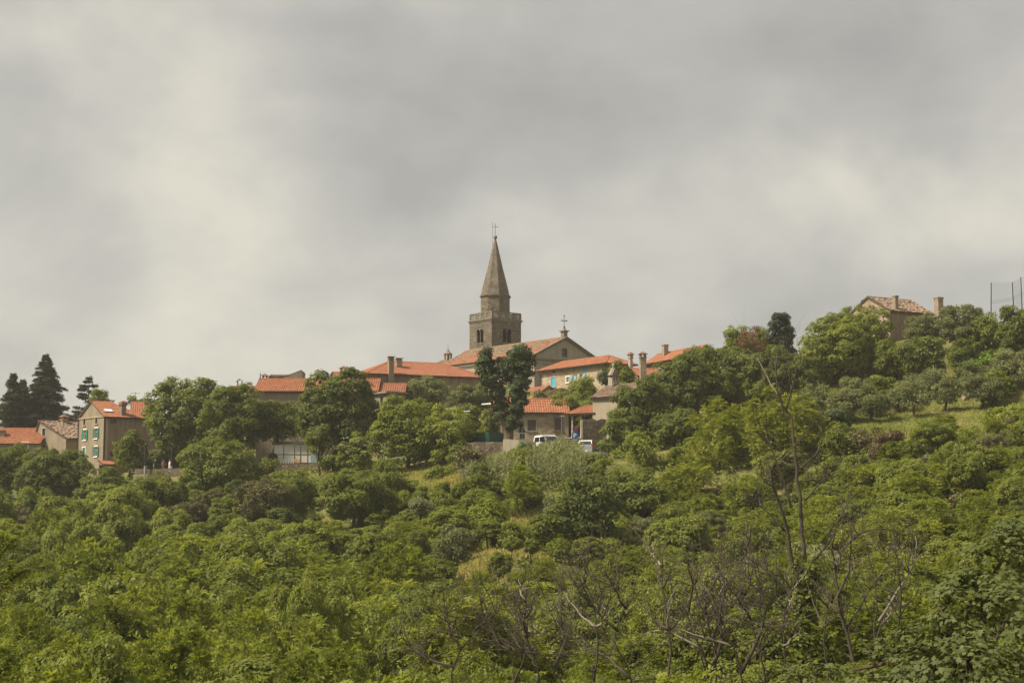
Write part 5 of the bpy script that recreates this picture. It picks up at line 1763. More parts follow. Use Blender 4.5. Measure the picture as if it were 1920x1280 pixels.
tree('silver_shrub', 'pale flowering shrub above the lower dry grass patch', 818, 884, 984, 1036, 100, 'olive', 6, 'shrub')
tree('brown_bush', 'brownish olive bush standing out in the dark trees at left', 430, 546, 888, 990, 126, 'brown', 8, 'bush')
# left slope trees
tree('slope_tree', 'dark round tree in front of the tall house foot', 32, 172, 834, 965, 148, 'dark', 9)
tree('slope_tree', 'green tree at the left edge under the low orange roof', -30, 64, 826, 950, 152, 'dark', 8)
tree('slope_tree', 'small green tree below the tall house red lean-to', 150, 246, 878, 962, 142, 'dark', 8)
tree('slope_tree', 'light green tree between the tall house and the terrace', 212, 278, 808, 908, 161, 'mid', 6)
tree('slope_tree', 'green tree under the terrace parapet', 226, 345, 884, 990, 136, 'mid', 8)
tree('slope_tree', 'big leafy tree in front of the terrace right end', 330, 482, 822, 966, 143, 'mid', 10)
tree('slope_tree', 'dark tree crown below the pavilion wall', 480, 606, 880, 960, 134, 'mid', 8)
tree('slope_tree', 'green tree below the blossoming bush', 596, 736, 880, 985, 124, 'mid', 9)
tree('distant_tree', 'round treetop on the skyline behind the antenna', 236, 262, 742, 768, 196, 'mid', 3)
tree('distant_tree', 'small treetop behind the orange roofed wing', 256, 284, 748, 770, 196, 'mid', 3)
tree('slope_tree', 'dark rounded tree right of the lower meadow', 1040, 1160, 890, 1040, 104, 'dark', 9)
tree('slope_tree', 'dark tree clump between car park and locust trees', 1110, 1240, 880, 985, 116, 'dark', 8)
tree('slope_tree', 'bright bush at the foot of the cane thicket', 930, 1020, 880, 960, 122, 'light', 6)

# conifers -------------------------------------------------------
def conifer(name, label, px, py0, py1, Y, wpx, kind):
    rg = np.random.default_rng(px)
    b = at(px, py1, Y); top = at(px, py0, Y)
    gz_ = min(g1(b.x, b.y), b.z)
    Hh = top.z - gz_; zb = b.z - gz_
    R0 = wpx / 2 / F * Y
    t = thing(name, label, 'tree', (b.x, b.y, gz_))
    mb = MB().tube([(0, 0, -.3), (.05, 0, Hh * .5), (0, 0, Hh)], [Hh * .022, Hh * .013, .02], 7)
    P, A_, N_, LLs, Ts = [], [], [], [], []
    nwh = int((Hh - zb) / (.30 if kind == 'spruce' else .55))
    for w in range(nwh):
        f = (w + .5) / nwh
        z = zb + (Hh - zb) * f
        if kind == 'spruce':
            R = R0 * (1 - f) ** .8 * rg.uniform(.75, 1.08) + .12
            nb = 7
        else:
            R = R0 * (1 - f) ** .65 * rg.uniform(.5, 1.15) + .12
            nb = 4
        for k in range(nb):
            a = rg.uniform(0, 6.28); r = R * rg.uniform(.55, 1.12); z = zb + (Hh - zb) * f + rg.normal(0, .22 if kind == 'spruce' else .1)
            z = min(z, Hh - .05)
            d = np.array([math.cos(a), math.sin(a), 0.0])
            droop = -.16 * r if kind == 'spruce' else .08 * r
            e = np.array([0, 0, z]) + d * r + np.array([0, 0, droop])
            mid = np.array([0, 0, z]) + d * r * .55 + np.array([0, 0, .06 * r])
            mb.tube([(0, 0, z - .1), tuple(mid), tuple(e)], [.05, .03, .01], 4)
            n = int(r * (56 if kind == 'spruce' else 70)) + 10
            t_ = rg.uniform(.12, 1.0, n) ** .8
            p = np.array([0, 0, z]) + np.outer(t_ * r, d) + np.outer(t_ ** 2, [0, 0, droop])
            side = np.array([-d[1], d[0], 0])
            wd = .34 * r * (1.05 - t_) + .12
            s_ = rg.normal(0, .55, n) * wd
            p = p + np.outer(s_, side) + np.c_[np.zeros((n, 2)), rg.normal(-.04, .07, n) - np.abs(s_) * .25]
            P.append(p); A_.append(unit(d * .8 + np.outer(np.sign(s_), side) * .6 + rg.normal(0, .3, (n, 3))))
            N_.append(unit(np.array([0, 0, 1.]) + rg.normal(0, .45, (n, 3)))); Ts.append(np.clip(.5 + rg.normal(0, .13) + rg.normal(0, .12, n), 0, 1))
    P, A_, N_, Ts = map(np.concatenate, (P, A_, N_, Ts))
    V, Fc, T = kites(P, A_, N_, np.full(len(P), .40), np.full(len(P), .14), Ts, .1)
    me = np_mesh('crown', V, Fc, T); me.materials.append(L['needle'])
    mb.build('trunk', M['bark'], t)
    link('crown', me, t)


conifer('spruce_tree', 'tall dark spruce with pointed top at the left of the village', 82, 664, 800, 206, 128, 'spruce')
conifer('spruce_tree', 'narrower dark conifer at the far left edge', 22, 700, 800, 203, 86, 'spruce')
conifer('spruce_tree', 'slender dark conifer between the two spruces', 40, 712, 800, 212, 60, 'spruce')
conifer('cedar_tree', 'open layered cedar with flat branches behind the tall house', 164, 704, 800, 200, 104, 'cedar')
tree('garden_tree', 'leafy treetop right of the layered cedar behind the tall house', 172, 206, 728, 762, 186, 'mid', 4)

# two-headed ivy-clad tree ----------------------------------------
def ivy_tree():
    rg = np.random.default_rng(5)
    Y = 143.0
    b = at(951, 836, Y)
    z0 = min(b.z, g1(b.x, b.y))
    t = thing('ivy_clad_tree', 'forked tree smothered in dark ivy with two columnar heads by the car park', 'tree', (b.x, b.y, z0))
    s = Y / F
    def P(px, py, dy=0.0):
        q = at(px, py, Y)
        return (q.x - b.x, dy, q.z - z0)
    bl = []
    for px, py, rx, ry in ((915, 672, 15, 20), (910, 695, 17, 22), (922, 705, 18, 22), (926, 728, 19, 24), (934, 750, 17, 22), (940, 772, 12, 18),
                           (974, 665, 20, 18), (982, 680, 18, 22), (962, 678, 15, 20), (976, 705, 22, 24), (952, 700, 14, 20), (970, 730, 20, 24), (968, 752, 18, 24),
                           (962, 772, 16, 20), (958, 790, 15, 16), (988, 700, 10, 24), (944, 684, 10, 14), (970, 790, 8, 10)):
        q = P(px, py, rg.normal(0, .25))
        bl.append((q[0], q[1], q[2], rx * s, rx * s * .95, ry * s))
    me = crown_mesh('ivy', rg, bl, 'ivy', rc=.42, low=.95, nmax=22000)
    link('crown', me, t)
    mb = MB()
    mb.tube([P(951, 842), P(950, 822), P(947, 806), P(941, 785), P(936, 762), P(930, 740), P(920, 700), P(914, 670)], [.62, .50, .36, .27, .24, .2, .14, .05], 9)
    mb.tube([P(952, 836), P(955, 815), P(957, 795), P(962, 765), P(968, 730), P(974, 690), P(976, 662)], [.5, .42, .32, .26, .2, .13, .04], 8)
    mb.tube([P(946, 836, -.1), P(944, 815, -.15), P(938, 775, -.1), P(934, 752)], [.3, .24, .15, .1], 7)
    mb.tube([P(952, 800), P(945, 760), P(942, 720), P(944, 690)], [.16, .12, .08, .03], 6)
    mb.build('trunk', M['bark_grey'], t, True)


ivy_tree()

# ------------------------------------------------------------------ dead trees in the valley
def dead_tree(label, lines, Y, r0, seed, ivy=None, twigs=26, tw_len=(.7, 2.6), pale=()):
    r0 *= .66; twigs = int(twigs * 2.8)
    """lines: photo polylines of limbs (first = trunk, running base -> tip) given with start/end radius factors"""
    rg = np.random.default_rng(seed)
    px0, py0 = lines[0][0][0]
    b = at(px0, py0, Y)
    gz_ = g1(b.x, b.y)
    t = thing('dead_tree', label, 'tree', (b.x, b.y, gz_), 0, 'bare dead trees in the valley')
    tw = []
    for li, (pts, ra, rb) in enumerate(lines):
        n = len(pts)
        dz = rg.normal(0, 1.2) if li else 0
        W = []
        for k, (px, py) in enumerate(pts):
            yy = Y + (dz * k / max(1, n - 1))
            q = at(px, py, yy)
            W.append(Vector((q.x - b.x, q.y - b.y, q.z - gz_)))
        if li == 0:
            W = [Vector((W[0].x, W[0].y, -.4))] + W
        # resample with small kinks
        R_ = []
        fine = []
        for a, c in zip(W[:-1], W[1:]):
            m = max(2, int((c - a).length / .35))
            for j in range(m):
                fine.append(a.lerp(c, j / m) + Vector(rg.normal(0, .018, 3)))
        fine.append(W[-1])
        R_ = [r0 * (ra + (rb - ra) * (j / (len(fine) - 1)) ** .9) for j in range(len(fine))]
        mb = MB().tube(fine, R_, 7 if li == 0 else 6)
        mb.build('trunk' if li == 0 else 'branch', M['dead_pale' if li in pale else 'dead'], t, True)
        tw.append((fine, R_))
    mb = MB()
    for _ in range(twigs):
        fine, R_ = tw[rg.integers(0, len(tw))]
        j = rg.integers(len(fine) // 3, len(fine))
        p = fine[j]
        tang = (fine[min(j + 1, len(fine) - 1)] - fine[max(0, j - 1)]).normalized()
        d = (tang * .5 + Vector(rg.normal(0, 1, 3)) + Vector((0, 0, .7))).normalized()
        ln = rg.uniform(*tw_len)
        q = [p]
        for k in range(6):
            d = (d + Vector(rg.normal(0, .22, 3)) + Vector((0, 0, .06))).normalized()
            q.append(q[-1] + d * ln / 6)
        r = min(R_[j] * .6, .024)
        mb.tube(q, [r, r * .85, r * .7, r * .6, r * .5, r * .4, r * .25], 4)
        if rg.random() < .6:
            k = rg.integers(2, 5)
            d2 = (d + Vector(rg.normal(0, .8, 3))).normalized()
            mb.tube([q[k], q[k] + d2 * ln * .22, q[k] + d2 * ln * .35 + Vector((0, 0, ln * .12))], [r * .5, r * .35, r * .15], 4)
    mb.build('twigs', M['dead'], t)['kind'] = 'stuff'
    if ivy:
        x0, x1, y0, y1, k = ivy
        bl = []
        for i in range(k):
            q = at((x0 + x1) / 2 + rg.normal(0, (x1 - x0) * .18), y0 + (y1 - y0) * (i + .5) / k, Y - .1)
            r = (x1 - x0) / 2 / F * Y * rg.uniform(.6, 1.0)
            bl.append((q.x - b.x, q.y - b.y, q.z - gz_, r, r, r * 1.1))
        me = crown_mesh('ivy', rg, bl, 'mid', rc=.22, LL=.15, WW=.12, cover=1.7, low=.95, gap=.1)
        link('ivy', me, t)
    return t


dead_tree('tallest bare dead tree with ivy on its lower trunk in front of the locust', [
    ([(1516, 1180), (1514, 1100), (1506, 1020), (1502, 950), (1494, 880), (1488, 820), (1484, 780), (1470, 762), (1458, 735), (1454, 700), (1456, 672)], 1.0, .16),
    ([(1508, 1130), (1490, 1095), (1478, 1000), (1462, 945), (1450, 915), (1446, 885), (1456, 862), (1478, 845), (1496, 828), (1510, 815)], .62, .08),
    ([(1484, 950), (1470, 905), (1454, 865), (1444, 835), (1437, 818)], .34, .14),
    ([(1500, 878), (1520, 862), (1536, 842), (1543, 820), (1541, 802)], .32, .08),
    ([(1509, 938), (1528, 915), (1546, 895), (1548, 878), (1543, 872)], .30, .08),
    ([(1474, 768), (1480, 745), (1488, 715), (1494, 690), (1503, 672), (1498, 650)], .26, .05),
    ([(1462, 745), (1445, 722), (1430, 690), (1419, 670)], .18, .05),
    ([(1456, 690), (1450, 672), (1455, 655)], .12, .04), ([(1462, 712), (1472, 692), (1482, 678)], .12, .04),
    ([(1478, 1000), (1445, 965), (1415, 940), (1402, 924)], .30, .08),
    ([(1466, 950), (1448, 910), (1442, 880), (1442, 845)], .14, .05),
    ([(1516, 1060), (1545, 1030), (1560, 1005), (1572, 975), (1585, 950), (1612, 915), (1622, 890)], .34, .05),
    ([(1496, 1130), (1460, 1090), (1420, 1055), (1395, 1040)], .42, .12),
], 54, .24, 21, ivy=(1484, 1538, 1058, 1150, 8), twigs=46, pale=(2, 6))
dead_tree('bare dead tree with a long arching branch at right', [
    ([(1602, 1240), (1590, 1190), (1578, 1155), (1572, 1110), (1566, 1075), (1572, 1035), (1596, 1012), (1620, 998), (1648, 989), (1675, 996), (1696, 1003)], 1.0, .10),
    ([(1580, 1160), (1570, 1120), (1592, 1070), (1596, 1010), (1600, 985), (1610, 960)], .5, .07),
    ([(1574, 1150), (1556, 1130), (1540, 1118)], .4, .1),
    ([(1568, 1070), (1560, 1030), (1566, 1000), (1590, 970)], .38, .06),
    ([(1586, 1180), (1612, 1140), (1632, 1105), (1660, 1065), (1682, 1045)], .36, .06)], 50, .17, 22, twigs=30)
dead_tree('bare grey sapling with pale curved stem right of the arching dead tree', [
    ([(1640, 1225), (1640, 1170), (1644, 1120), (1636, 1075), (1630, 1040), (1640, 1005)], 1.0, .15),
    ([(1646, 1165), (1672, 1125), (1696, 1090), (1712, 1060), (1718, 1030), (1716, 1005)], .8, .12),
    ([(1680, 1230), (1684, 1180), (1690, 1120), (1684, 1060), (1676, 1010)], .8, .1)], 47, .10, 23, twigs=26, pale=(1,))
dead_tree('tangle of bare dead stems at the bottom centre of the valley', [
    ([(1335, 1290), (1325, 1240), (1300, 1185), (1285, 1140), (1262, 1120), (1255, 1080)], 1.0, .12),
    ([(1330, 1270), (1355, 1200), (1350, 1140), (1362, 1100), (1350, 1070)], .7, .08),
    ([(1318, 1220), (1282, 1195), (1240, 1180), (1200, 1190)], .5, .08),
    ([(1322, 1230), (1345, 1170), (1385, 1120), (1400, 1085)], .5, .08),
    ([(1290, 1150), (1300, 1100), (1288, 1060), (1292, 1040)], .4, .06)], 42, .15, 24, twigs=50, pale=(2,))
dead_tree('bare forked tree with pale crooked limbs low in the centre', [
    ([(1395, 1300), (1388, 1250), (1372, 1210), (1352, 1180), (1362, 1135), (1395, 1090)], 1.0, .1),
    ([(1372, 1210), (1340, 1200), (1300, 1188), (1275, 1178)], .6, .1),
    ([(1390, 1260), (1420, 1200), (1438, 1140), (1420, 1075), (1404, 1035)], .7, .08),
    ([(1392, 1250), (1440, 1205), (1470, 1180)], .5, .08),
    ([(1356, 1170), (1330, 1110), (1360, 1050), (1358, 1010)], .5, .06)], 40, .13, 25, twigs=46, pale=(1,))
dead_tree('dead thicket tree with zigzag boughs left of centre bottom', [
    ([(1190, 1300), (1176, 1250), (1150, 1200), (1165, 1150), (1185, 1120), (1200, 1060), (1208, 1015)], 1.0, .08),
    ([(1160, 1185), (1120, 1150), (1095, 1100), (1070, 1060)], .6, .06),
    ([(1172, 1140), (1148, 1090), (1125, 1060)], .5, .06),
    ([(1180, 1270), (1140, 1230), (1100, 1215), (1060, 1180)], .6, .08)], 41, .12, 26, twigs=46)
dead_tree('bare tree with silvery branches at the bottom of the wood left of the dead thicket', [
    ([(840, 1310), (848, 1260), (866, 1215), (890, 1180), (900, 1130), (925, 1090)], 1.0, .1),
    ([(866, 1215), (845, 1190), (835, 1150), (812, 1120)], .6, .08),
    ([(850, 1250), (800, 1235), (770, 1215), (720, 1222)], .5, .08),
    ([(884, 1190), (860, 1195), (820, 1180)], .4, .06), ([(890, 1180), (930, 1150), (950, 1110)], .5, .06)], 38, .13, 27, twigs=44, pale=(1, 2))
dead_tree('leaning bare tree between the bottom centre dead trees', [
    ([(1060, 1300), (1040, 1250), (1010, 1225), (985, 1180), (960, 1160)], 1.0, .1),
    ([(1040, 1250), (1060, 1200), (1045, 1150), (1060, 1110)], .6, .06), ([(1010, 1225), (960, 1220), (915, 1200)], .5, .06)], 36, .10, 28, twigs=36)

def sapling(label, px, py0, py1, Y, r0, seed, nb=6, lean=0.0, sway=1.0):
    """bare crooked tree grown from a few curved limbs"""
    rg = np.random.default_rng(seed)
    H_ = py0 - py1
    tr = []
    for k in range(8):
        f = k / 7
        tr.append((px + lean * H_ * f + sway * H_ * .05 * math.sin(f * 5 + seed), py0 - H_ * f))
    lines = [(tr, 1.0, .12)]
    for k in range(nb):
        j = int(rg.integers(2, 7))
        s = 1 if rg.random() < .5 else -1
        x, y = tr[j]
        ln = H_ * rg.uniform(.22, .5) * (1 - j / 12)
        a = rg.uniform(.35, 1.15) * s
        pts = [(x, y)]
        for q in range(5):
            a += -s * rg.uniform(-.05, .32)
            x += math.sin(a) * ln / 5; y -= math.cos(a) * ln / 5
            pts.append((x, y))
        lines.append((pts, rg.uniform(.35, .6), .06))
        if rg.random() < .7:
            m = pts[2]; a2 = a - s * rg.uniform(.5, 1.2)
            lines.append(([m, (m[0] + math.sin(a2) * ln * .2, m[1] - math.cos(a2) * ln * .2), (m[0] + math.sin(a2 - s * .3) * ln * .4, m[1] - math.cos(a2 - s * .3) * ln * .4)], .28, .05))
    pale = tuple(int(q) for q in range(1, len(lines)) if rg.random() < .4)
    return dead_tree(label, lines, Y, r0, seed, twigs=18, tw_len=(.4, 1.4), pale=pale)


for q in (('slender bare tree leaning left at the bottom edge below the silver car', 1120, 1300, 1010, 40, .13, 301, 7, -.12),
          ('twisted bare tree low below the large dark trees', 1240, 1300, 1020, 39, .14, 302, 8, .06),
          ('tall thin bare tree just left of the tallest dead tree', 1420, 1290, 985, 44, .12, 303, 8, -.05),
          ('bare pale stems between the tallest dead tree and its ivy', 1470, 1285, 1030, 42, .11, 304, 7, .1),
          ('thin bare tree right of the ivy-wrapped dead trunk', 1555, 1250, 985, 46, .10, 305, 7, .05),
          ('bare branching tree below the farmhouse low in the valley', 1650, 1240, 1000, 48, .09, 306, 7, .1),
          ('bare sprawling tree at the bottom edge below the bell tower', 960, 1310, 1095, 37, .13, 307, 8, .15),
          ('small bare tree at the bottom edge left of the sprawling one', 1010, 1310, 1110, 38, .10, 308, 7, -.2),
          ('bare crooked tree behind the bottom centre thicket', 1330, 1290, 1040, 43, .12, 309, 8, .02)):
    sapling(*q)

# ------------------------------------------------------------------ near maple, lower right
def maple():
    rg = np.random.default_rng(77)
    Y = 21.0
    b = at(1830, 1330, Y); gz_ = g1(b.x, b.y)
    t = thing('maple_tree', 'near maple with broad dark lobed leaves in the lower right corner', 'tree', (b.x, b.y, gz_))
    bl = []
    s = Y / F
    for px, py, rx, ry, dy in ((1880, 1090, 70, 70, .2), (1840, 1150, 85, 70, 0), (1770, 1210, 75, 60, -.3), (1900, 1200, 90, 90, -.6), (1800, 1290, 110, 80, -.8), (1680, 1270, 80, 55, .2),
                               (1590, 1285, 75, 50, .5), (1500, 1300, 70, 48, .8), (1930, 1030, 60, 60, .5), (1700, 1350, 160, 80, -.4), (1900, 1320, 110, 80, -1.0), (1790, 1120, 50, 45, .3)):
        q = at(px, py, Y + dy * 1.4)
        bl.append((q.x - b.x, q.y - b.y, q.z - gz_, rx * s, rx * s, ry * s))
    # lobed leaf outline (unit length), slightly cupped
    out = [(0, 0, 0), (.16, -.05, .0), (.42, .05, .05), (.30, .26, .02), (.52, .55, .07), (.24, .55, .02), (.17, .78, .0), (0, 1.0, -.06), (-.17, .78, .0), (-.24, .55, .02), (-.52, .55, .07), (-.30, .26, .02), (-.42, .05, .05), (-.16, -.05, .0)]
    P, N_, T = [], [], []
    V, Fc, T, cen = crown_leaves(rg, bl, rc=.30, LL=.11, WW=.11, cover=1.7, low=.9, gap=.05, nmax=20000, inner=.10, back=.8, up=.6, rnd=.55, tvar=(.15, .16))
    V = V.reshape(-1, 4, 3)
    p = V[:, 0]; axv = unit(V[:, 2] - V[:, 0]); sdv = unit(V[:, 1] - V[:, 3]); nv = np.cross(sdv, axv)
    sc = rg.uniform(.058, .105, len(p))[:, None]
    pts = np.stack([p + (sdv * ox + axv * oy + nv * oz) * sc for ox, oy, oz in out], 1)
    n = len(out)
    idx = np.arange(len(p))[:, None] * n
    f1 = np.array([[0, 1, 2, 3], [0, 3, 4, 5], [0, 5, 6, 7], [0, 7, 8, 9], [0, 9, 10, 11], [0, 11, 12, 13]])
    faces = (idx[:, None] + f1[None]).reshape(-1, 4)
    me = np_mesh('crown', pts.reshape(-1, 3), faces, np.repeat(T.reshape(-1, 4)[:, 0], n))
    me.materials.append(L['maple'])
    link('crown', me, t)
    limb_mesh(rg, (0, 0, -.3), (0, 0, at(1830, 1330, Y).z - gz_ - .5), bl, .14).build('trunk', M['bark'], t)


maple()


# near locust boughs at the left edge: pinnate leaves on a branch
def locust_bough(label, lines, Y, seed, leafn):
    rg = np.random.default_rng(seed)
    b = at(lines[0][0][0] - 60, 1500, Y); gz_ = g1(b.x, b.y)
    t = thing('near_locust_tree', label, 'tree', (b.x, b.y, gz_))
    mb = MB(); P, Ax, N_, T = [], [], [], []
    root = Vector((0, 0, -.3))
    for pts in lines:
        W = [at(px, py, Y + rg.normal(0, .15)) - Vector((b.x, b.y, gz_)) for px, py in pts]
        mb.tube([root, root.lerp(W[0], .6)] + W, [.09, .05] + list(np.linspace(.035, .008, len(W))), 6)
        for _ in range(leafn):
            k = rg.integers(0, len(W) - 1)
            o = np.array(W[k].lerp(W[k + 1], rg.random()))
            d = unit(rg.normal(size=3) + np.array([.45, -.2, .25])); ln = rg.uniform(.16, .28)
            sd = unit(np.cross(d, [0, 0, 1.]))
            tt = rg.normal(.62, .16)
            for j in range(13):
                s = (j // 2 + 1) / 7
                p = o + d * ln * s + np.array([0, 0, -.35 * ln * s * s])
                P.append(p); Ax.append(unit(sd * (1 if j % 2 else -1) + d * .35) if j < 12 else d); N_.append(unit(np.array([0, 0, 1.]) + rg.normal(0, .35, 3))); T.append(tt + rg.normal(0, .05))
    P, Ax, N_, T = map(np.array, (P, Ax, N_, T))
    V, Fc, TT = kites(P, Ax, N_, np.full(len(P), .052), np.full(len(P), .024), np.clip(T, 0, 1))
    me = np_mesh('crown', V, Fc, TT); me.materials.append(L['light'])
    mb.build('trunk', M['bark'], t)
    link('crown', me, t)


locust_bough('near locust boughs with feathery leaves at the left edge', [
    [(-30, 1130), (0, 1105), (14, 1085), (18, 1060), (24, 1042), (30, 1015)], [(-30, 1090), (0, 1040), (20, 1015), (45, 1005)],
    [(-20, 1120), (15, 1092), (34, 1075), (52, 1068)], [(-40, 1030), (-5, 1010), (15, 998)]], 24, 3, 70)
locust_bough('lower near locust boughs with bright leaf tips at the left edge', [
    [(-40, 1260), (0, 1215), (25, 1205), (52, 1196)], [(-40, 1290), (0, 1260), (20, 1235)], [(-30, 1320), (10, 1290), (30, 1262)]], 22, 4, 80)

# ------------------------------------------------------------------ the wood on the slope
CAN = np.array([(30, 1300), (45, 1215), (60, 1145), (75, 1090), (95, 1034), (110, 988), (120, 958), (132, 930), (146, 905)], float)
CAR = np.array([(30, 1240), (45, 1110), (60, 1030), (75, 965), (95, 880), (110, 830), (120, 815), (132, 790)], float)


def canopy_py(px, Y):
    a = np.interp(Y, CAN[:, 0], CAN[:, 1]); b = np.interp(Y, CAR[:, 0], CAR[:, 1])
    t = np.clip((px - 1050) / 800, 0, 1); t = t * t * (3 - 2 * t)
    return a * (1 - t) + b * t


CLEAR = [  # photo boxes (x0,x1,y0,y1,Ymin,Ymax) kept free of woodland trees in front of them
    (930, 1030, 972, 1000, 104, 122), (872, 912, 1026, 1066, 88, 104), (735, 875, 885, 905, 128, 140),
]
WOOD = {}
for sp, nv in (('dark', 3), ('mid', 4), ('light', 4), ('olive', 2), ('brown', 1), ('mid_near', 3), ('light_near', 3)):
    for k in range(nv):
        near = sp.endswith('_near'); sp_ = sp.replace('_near', '')
        rg = np.random.default_rng(900 + 17 * k + len(sp))
        asp = (1.0, .8, 1.2, .95, 1.1)[k]
        w, h = 6.0 * asp, 5.4 / asp ** .5
        bl = [(b[0], b[1], b[2] + 5.6, b[3], b[4], b[5]) for b in blob_set(rg, w, w * .92, h, 8 + k % 3)]
        cm = crown_mesh('crown', rg, bl, sp_, back=1.0, nmax=30000 if near else 12500, rc=SPEC[sp_]['rc'] * (.72 if near else .95), **(dict(LL=SPEC[sp_]['LL'] * .62, WW=SPEC[sp_]['WW'] * .62, cover=1.5) if near else {}))
        tm = limb_mesh(rg, (0, 0, -.4), (rg.normal(0, .3), rg.normal(0, .3), 3.6), bl, .15).mesh('trunk', M['bark'])
        WOOD.setdefault(sp, []).append((cm, tm, w, 5.6 + h / 2))


def wood(seed=42, pxr=(-80, 2000), limit=380, tmax=16000):
    rg = np.random.default_rng(seed)
    pts = []
    tries = 0
    rows = []
    # spacing grows towards the viewer's valley floor so crowns keep a natural size
    while tries < tmax and len(rows) < limit:
        tries += 1
        Y = math.sqrt(rg.uniform(33 ** 2, 142 ** 2)) if rg.random() < .55 else rg.uniform(33, 142)
        px = rg.uniform(*pxr)
        X = at(px, 640, Y).x
        lim_y = 142 if px < 560 else 131 if px < 1150 else 131 - 12 * min(1, (px - 1150) / 400)
        if Y > lim_y:
            continue
        if Y < 36 and px > 1350:
            continue
        py = canopy_py(px, Y) + rg.normal(0, 26) + 4
        if any(a < px < b and Y < y1_ and py < d and Y > y0_ - 30 for a, b, c, d, y0_, y1_ in CLEAR):
            continue
        if 900 < px < 1760 and Y < 53:
            py = max(py, 1222 + rg.uniform(0, 30) + (53 - Y) * 1.5)
        gnd = g1(X, Y)
        top = at(px, py, Y).z
        h = top - gnd
        if h < 1.8:
            continue
        h = min(h, 12.5)
        cr = min(h * .39, 2.9) * rg.uniform(.75, 1.25)
        if any((X - a) ** 2 + (Y - b) ** 2 < (.74 * (cr + c)) ** 2 for a, b, c in rows_xy):
            continue
        if any((X - a) ** 2 + (Y - b) ** 2 < (cr * .8 + .6) ** 2 for a, b in TREE_XY if b < 146):
            continue
        rows_xy.append((X, Y, cr))
        right = px > 1250
        u = rg.random()
        if right:
            sp = 'light' if u < .48 else 'mid' if u < .90 else 'olive' if u < .93 else 'brown' if u < .96 else 'dark'
        elif Y > 100:
            sp = 'mid' if u < .60 else 'dark' if u < .76 else 'light' if u < .94 else 'olive' if u < .97 else 'brown'
        else:
            sp = 'light' if u < .42 else 'mid' if u < .88 else 'dark' if u < .96 else 'olive'
        if Y < 68:
            sp = ('light' if sp == 'light' else 'mid') + '_near'
        rows.append(dict(X=X, Y=Y, g=gnd, h=h, cr=cr, sp=sp, v=int(rg.integers(0, len(WOOD[sp]))), rz=rg.uniform(0, 6.28), px=px, py=py))
    return rows


rows_xy = []
ROWS = wood() + wood(43, (2000, 2420), 60, 2500) + wood(44, (-330, -80), 30, 1200)
for r in ROWS:
    r['me'] = WOOD[r['sp']][r['v']]
    r['sp'] = r['sp'].replace('_near', '')
KIND = {'dark': ('broadleaf_tree', 'dark green broadleaf tree'), 'mid': ('woodland_tree', 'mid-green leafy tree'), 'light': ('locust_tree', 'yellow-green feathery locust tree'),
        'olive': ('willow_bush', 'silvery grey-green bush'), 'brown': ('brown_bush', 'brownish leafy bush')}
LAND = [(-1000, 120, 'the old brown-roofed house'), (120, 250, 'the tall shuttered house'), (250, 400, 'the terrace'), (400, 510, 'the open bell-shaped chimney'), (510, 620, 'the white pavilion'), (620, 740, 'the grey outbuilding'),
        (740, 870, 'the hipped roof'), (870, 1000, 'the bell tower'), (1000, 1070, 'the white van'), (1070, 1150, 'the silver car'), (1150, 1300, 'the large dark trees'),
        (1300, 1440, 'the dying red tree'), (1440, 1540, 'the tallest dead tree'), (1540, 1680, 'the farmhouse'), (1680, 1800, 'the olive grove'), (1800, 3000, 'the net poles')]
ORD = ['first', 'second', 'third', 'fourth', 'fifth', 'sixth', 'seventh', 'eighth', 'ninth', 'tenth', 'eleventh', 'twelfth', 'thirteenth', 'fourteenth', 'fifteenth', 'sixteenth', 'seventeenth', 'eighteenth', 'nineteenth', 'twentieth'] + ['twenty-' + w for w in ('first', 'second', 'third', 'fourth', 'fifth', 'sixth', 'seventh', 'eighth', 'ninth')] + ['thirtieth'] + ['thirty-' + w for w in ('first', 'second', 'third', 'fourth', 'fifth')]
groups = {}
for r in ROWS:
    band = 'high on the slope' if r['Y'] > 103 else ('halfway down the slope' if r['Y'] > 72 else 'low in the valley')
    lm = next(n for a, b, n in LAND if a <= r['px'] < b)
    groups.setdefault((r['sp'], band, lm), []).append(r)
for (sp, band, lm), rs in groups.items():
    rs.sort(key=lambda r: r['px'])
    for k, r in enumerate(rs):
        r['label'] = f"{KIND[sp][1]} {band} below {lm}" + (f", {ORD[k]} from left" if len(rs) > 1 else '')
for r in ROWS:
    cm, tm, w, h = r['me']
    t = thing(KIND[r['sp']][0], r['label'], 'bush' if r['sp'] in ('olive', 'brown') else 'tree', (r['X'], r['Y'], r['g']), r['rz'], 'trees of the wood on the slope')
    sz = r['h'] / h; sxy = 2 * r['cr'] / w
    t.scale = (sxy, sxy, sz)
    link('crown', cm, t)
    link('trunk', tm, t)



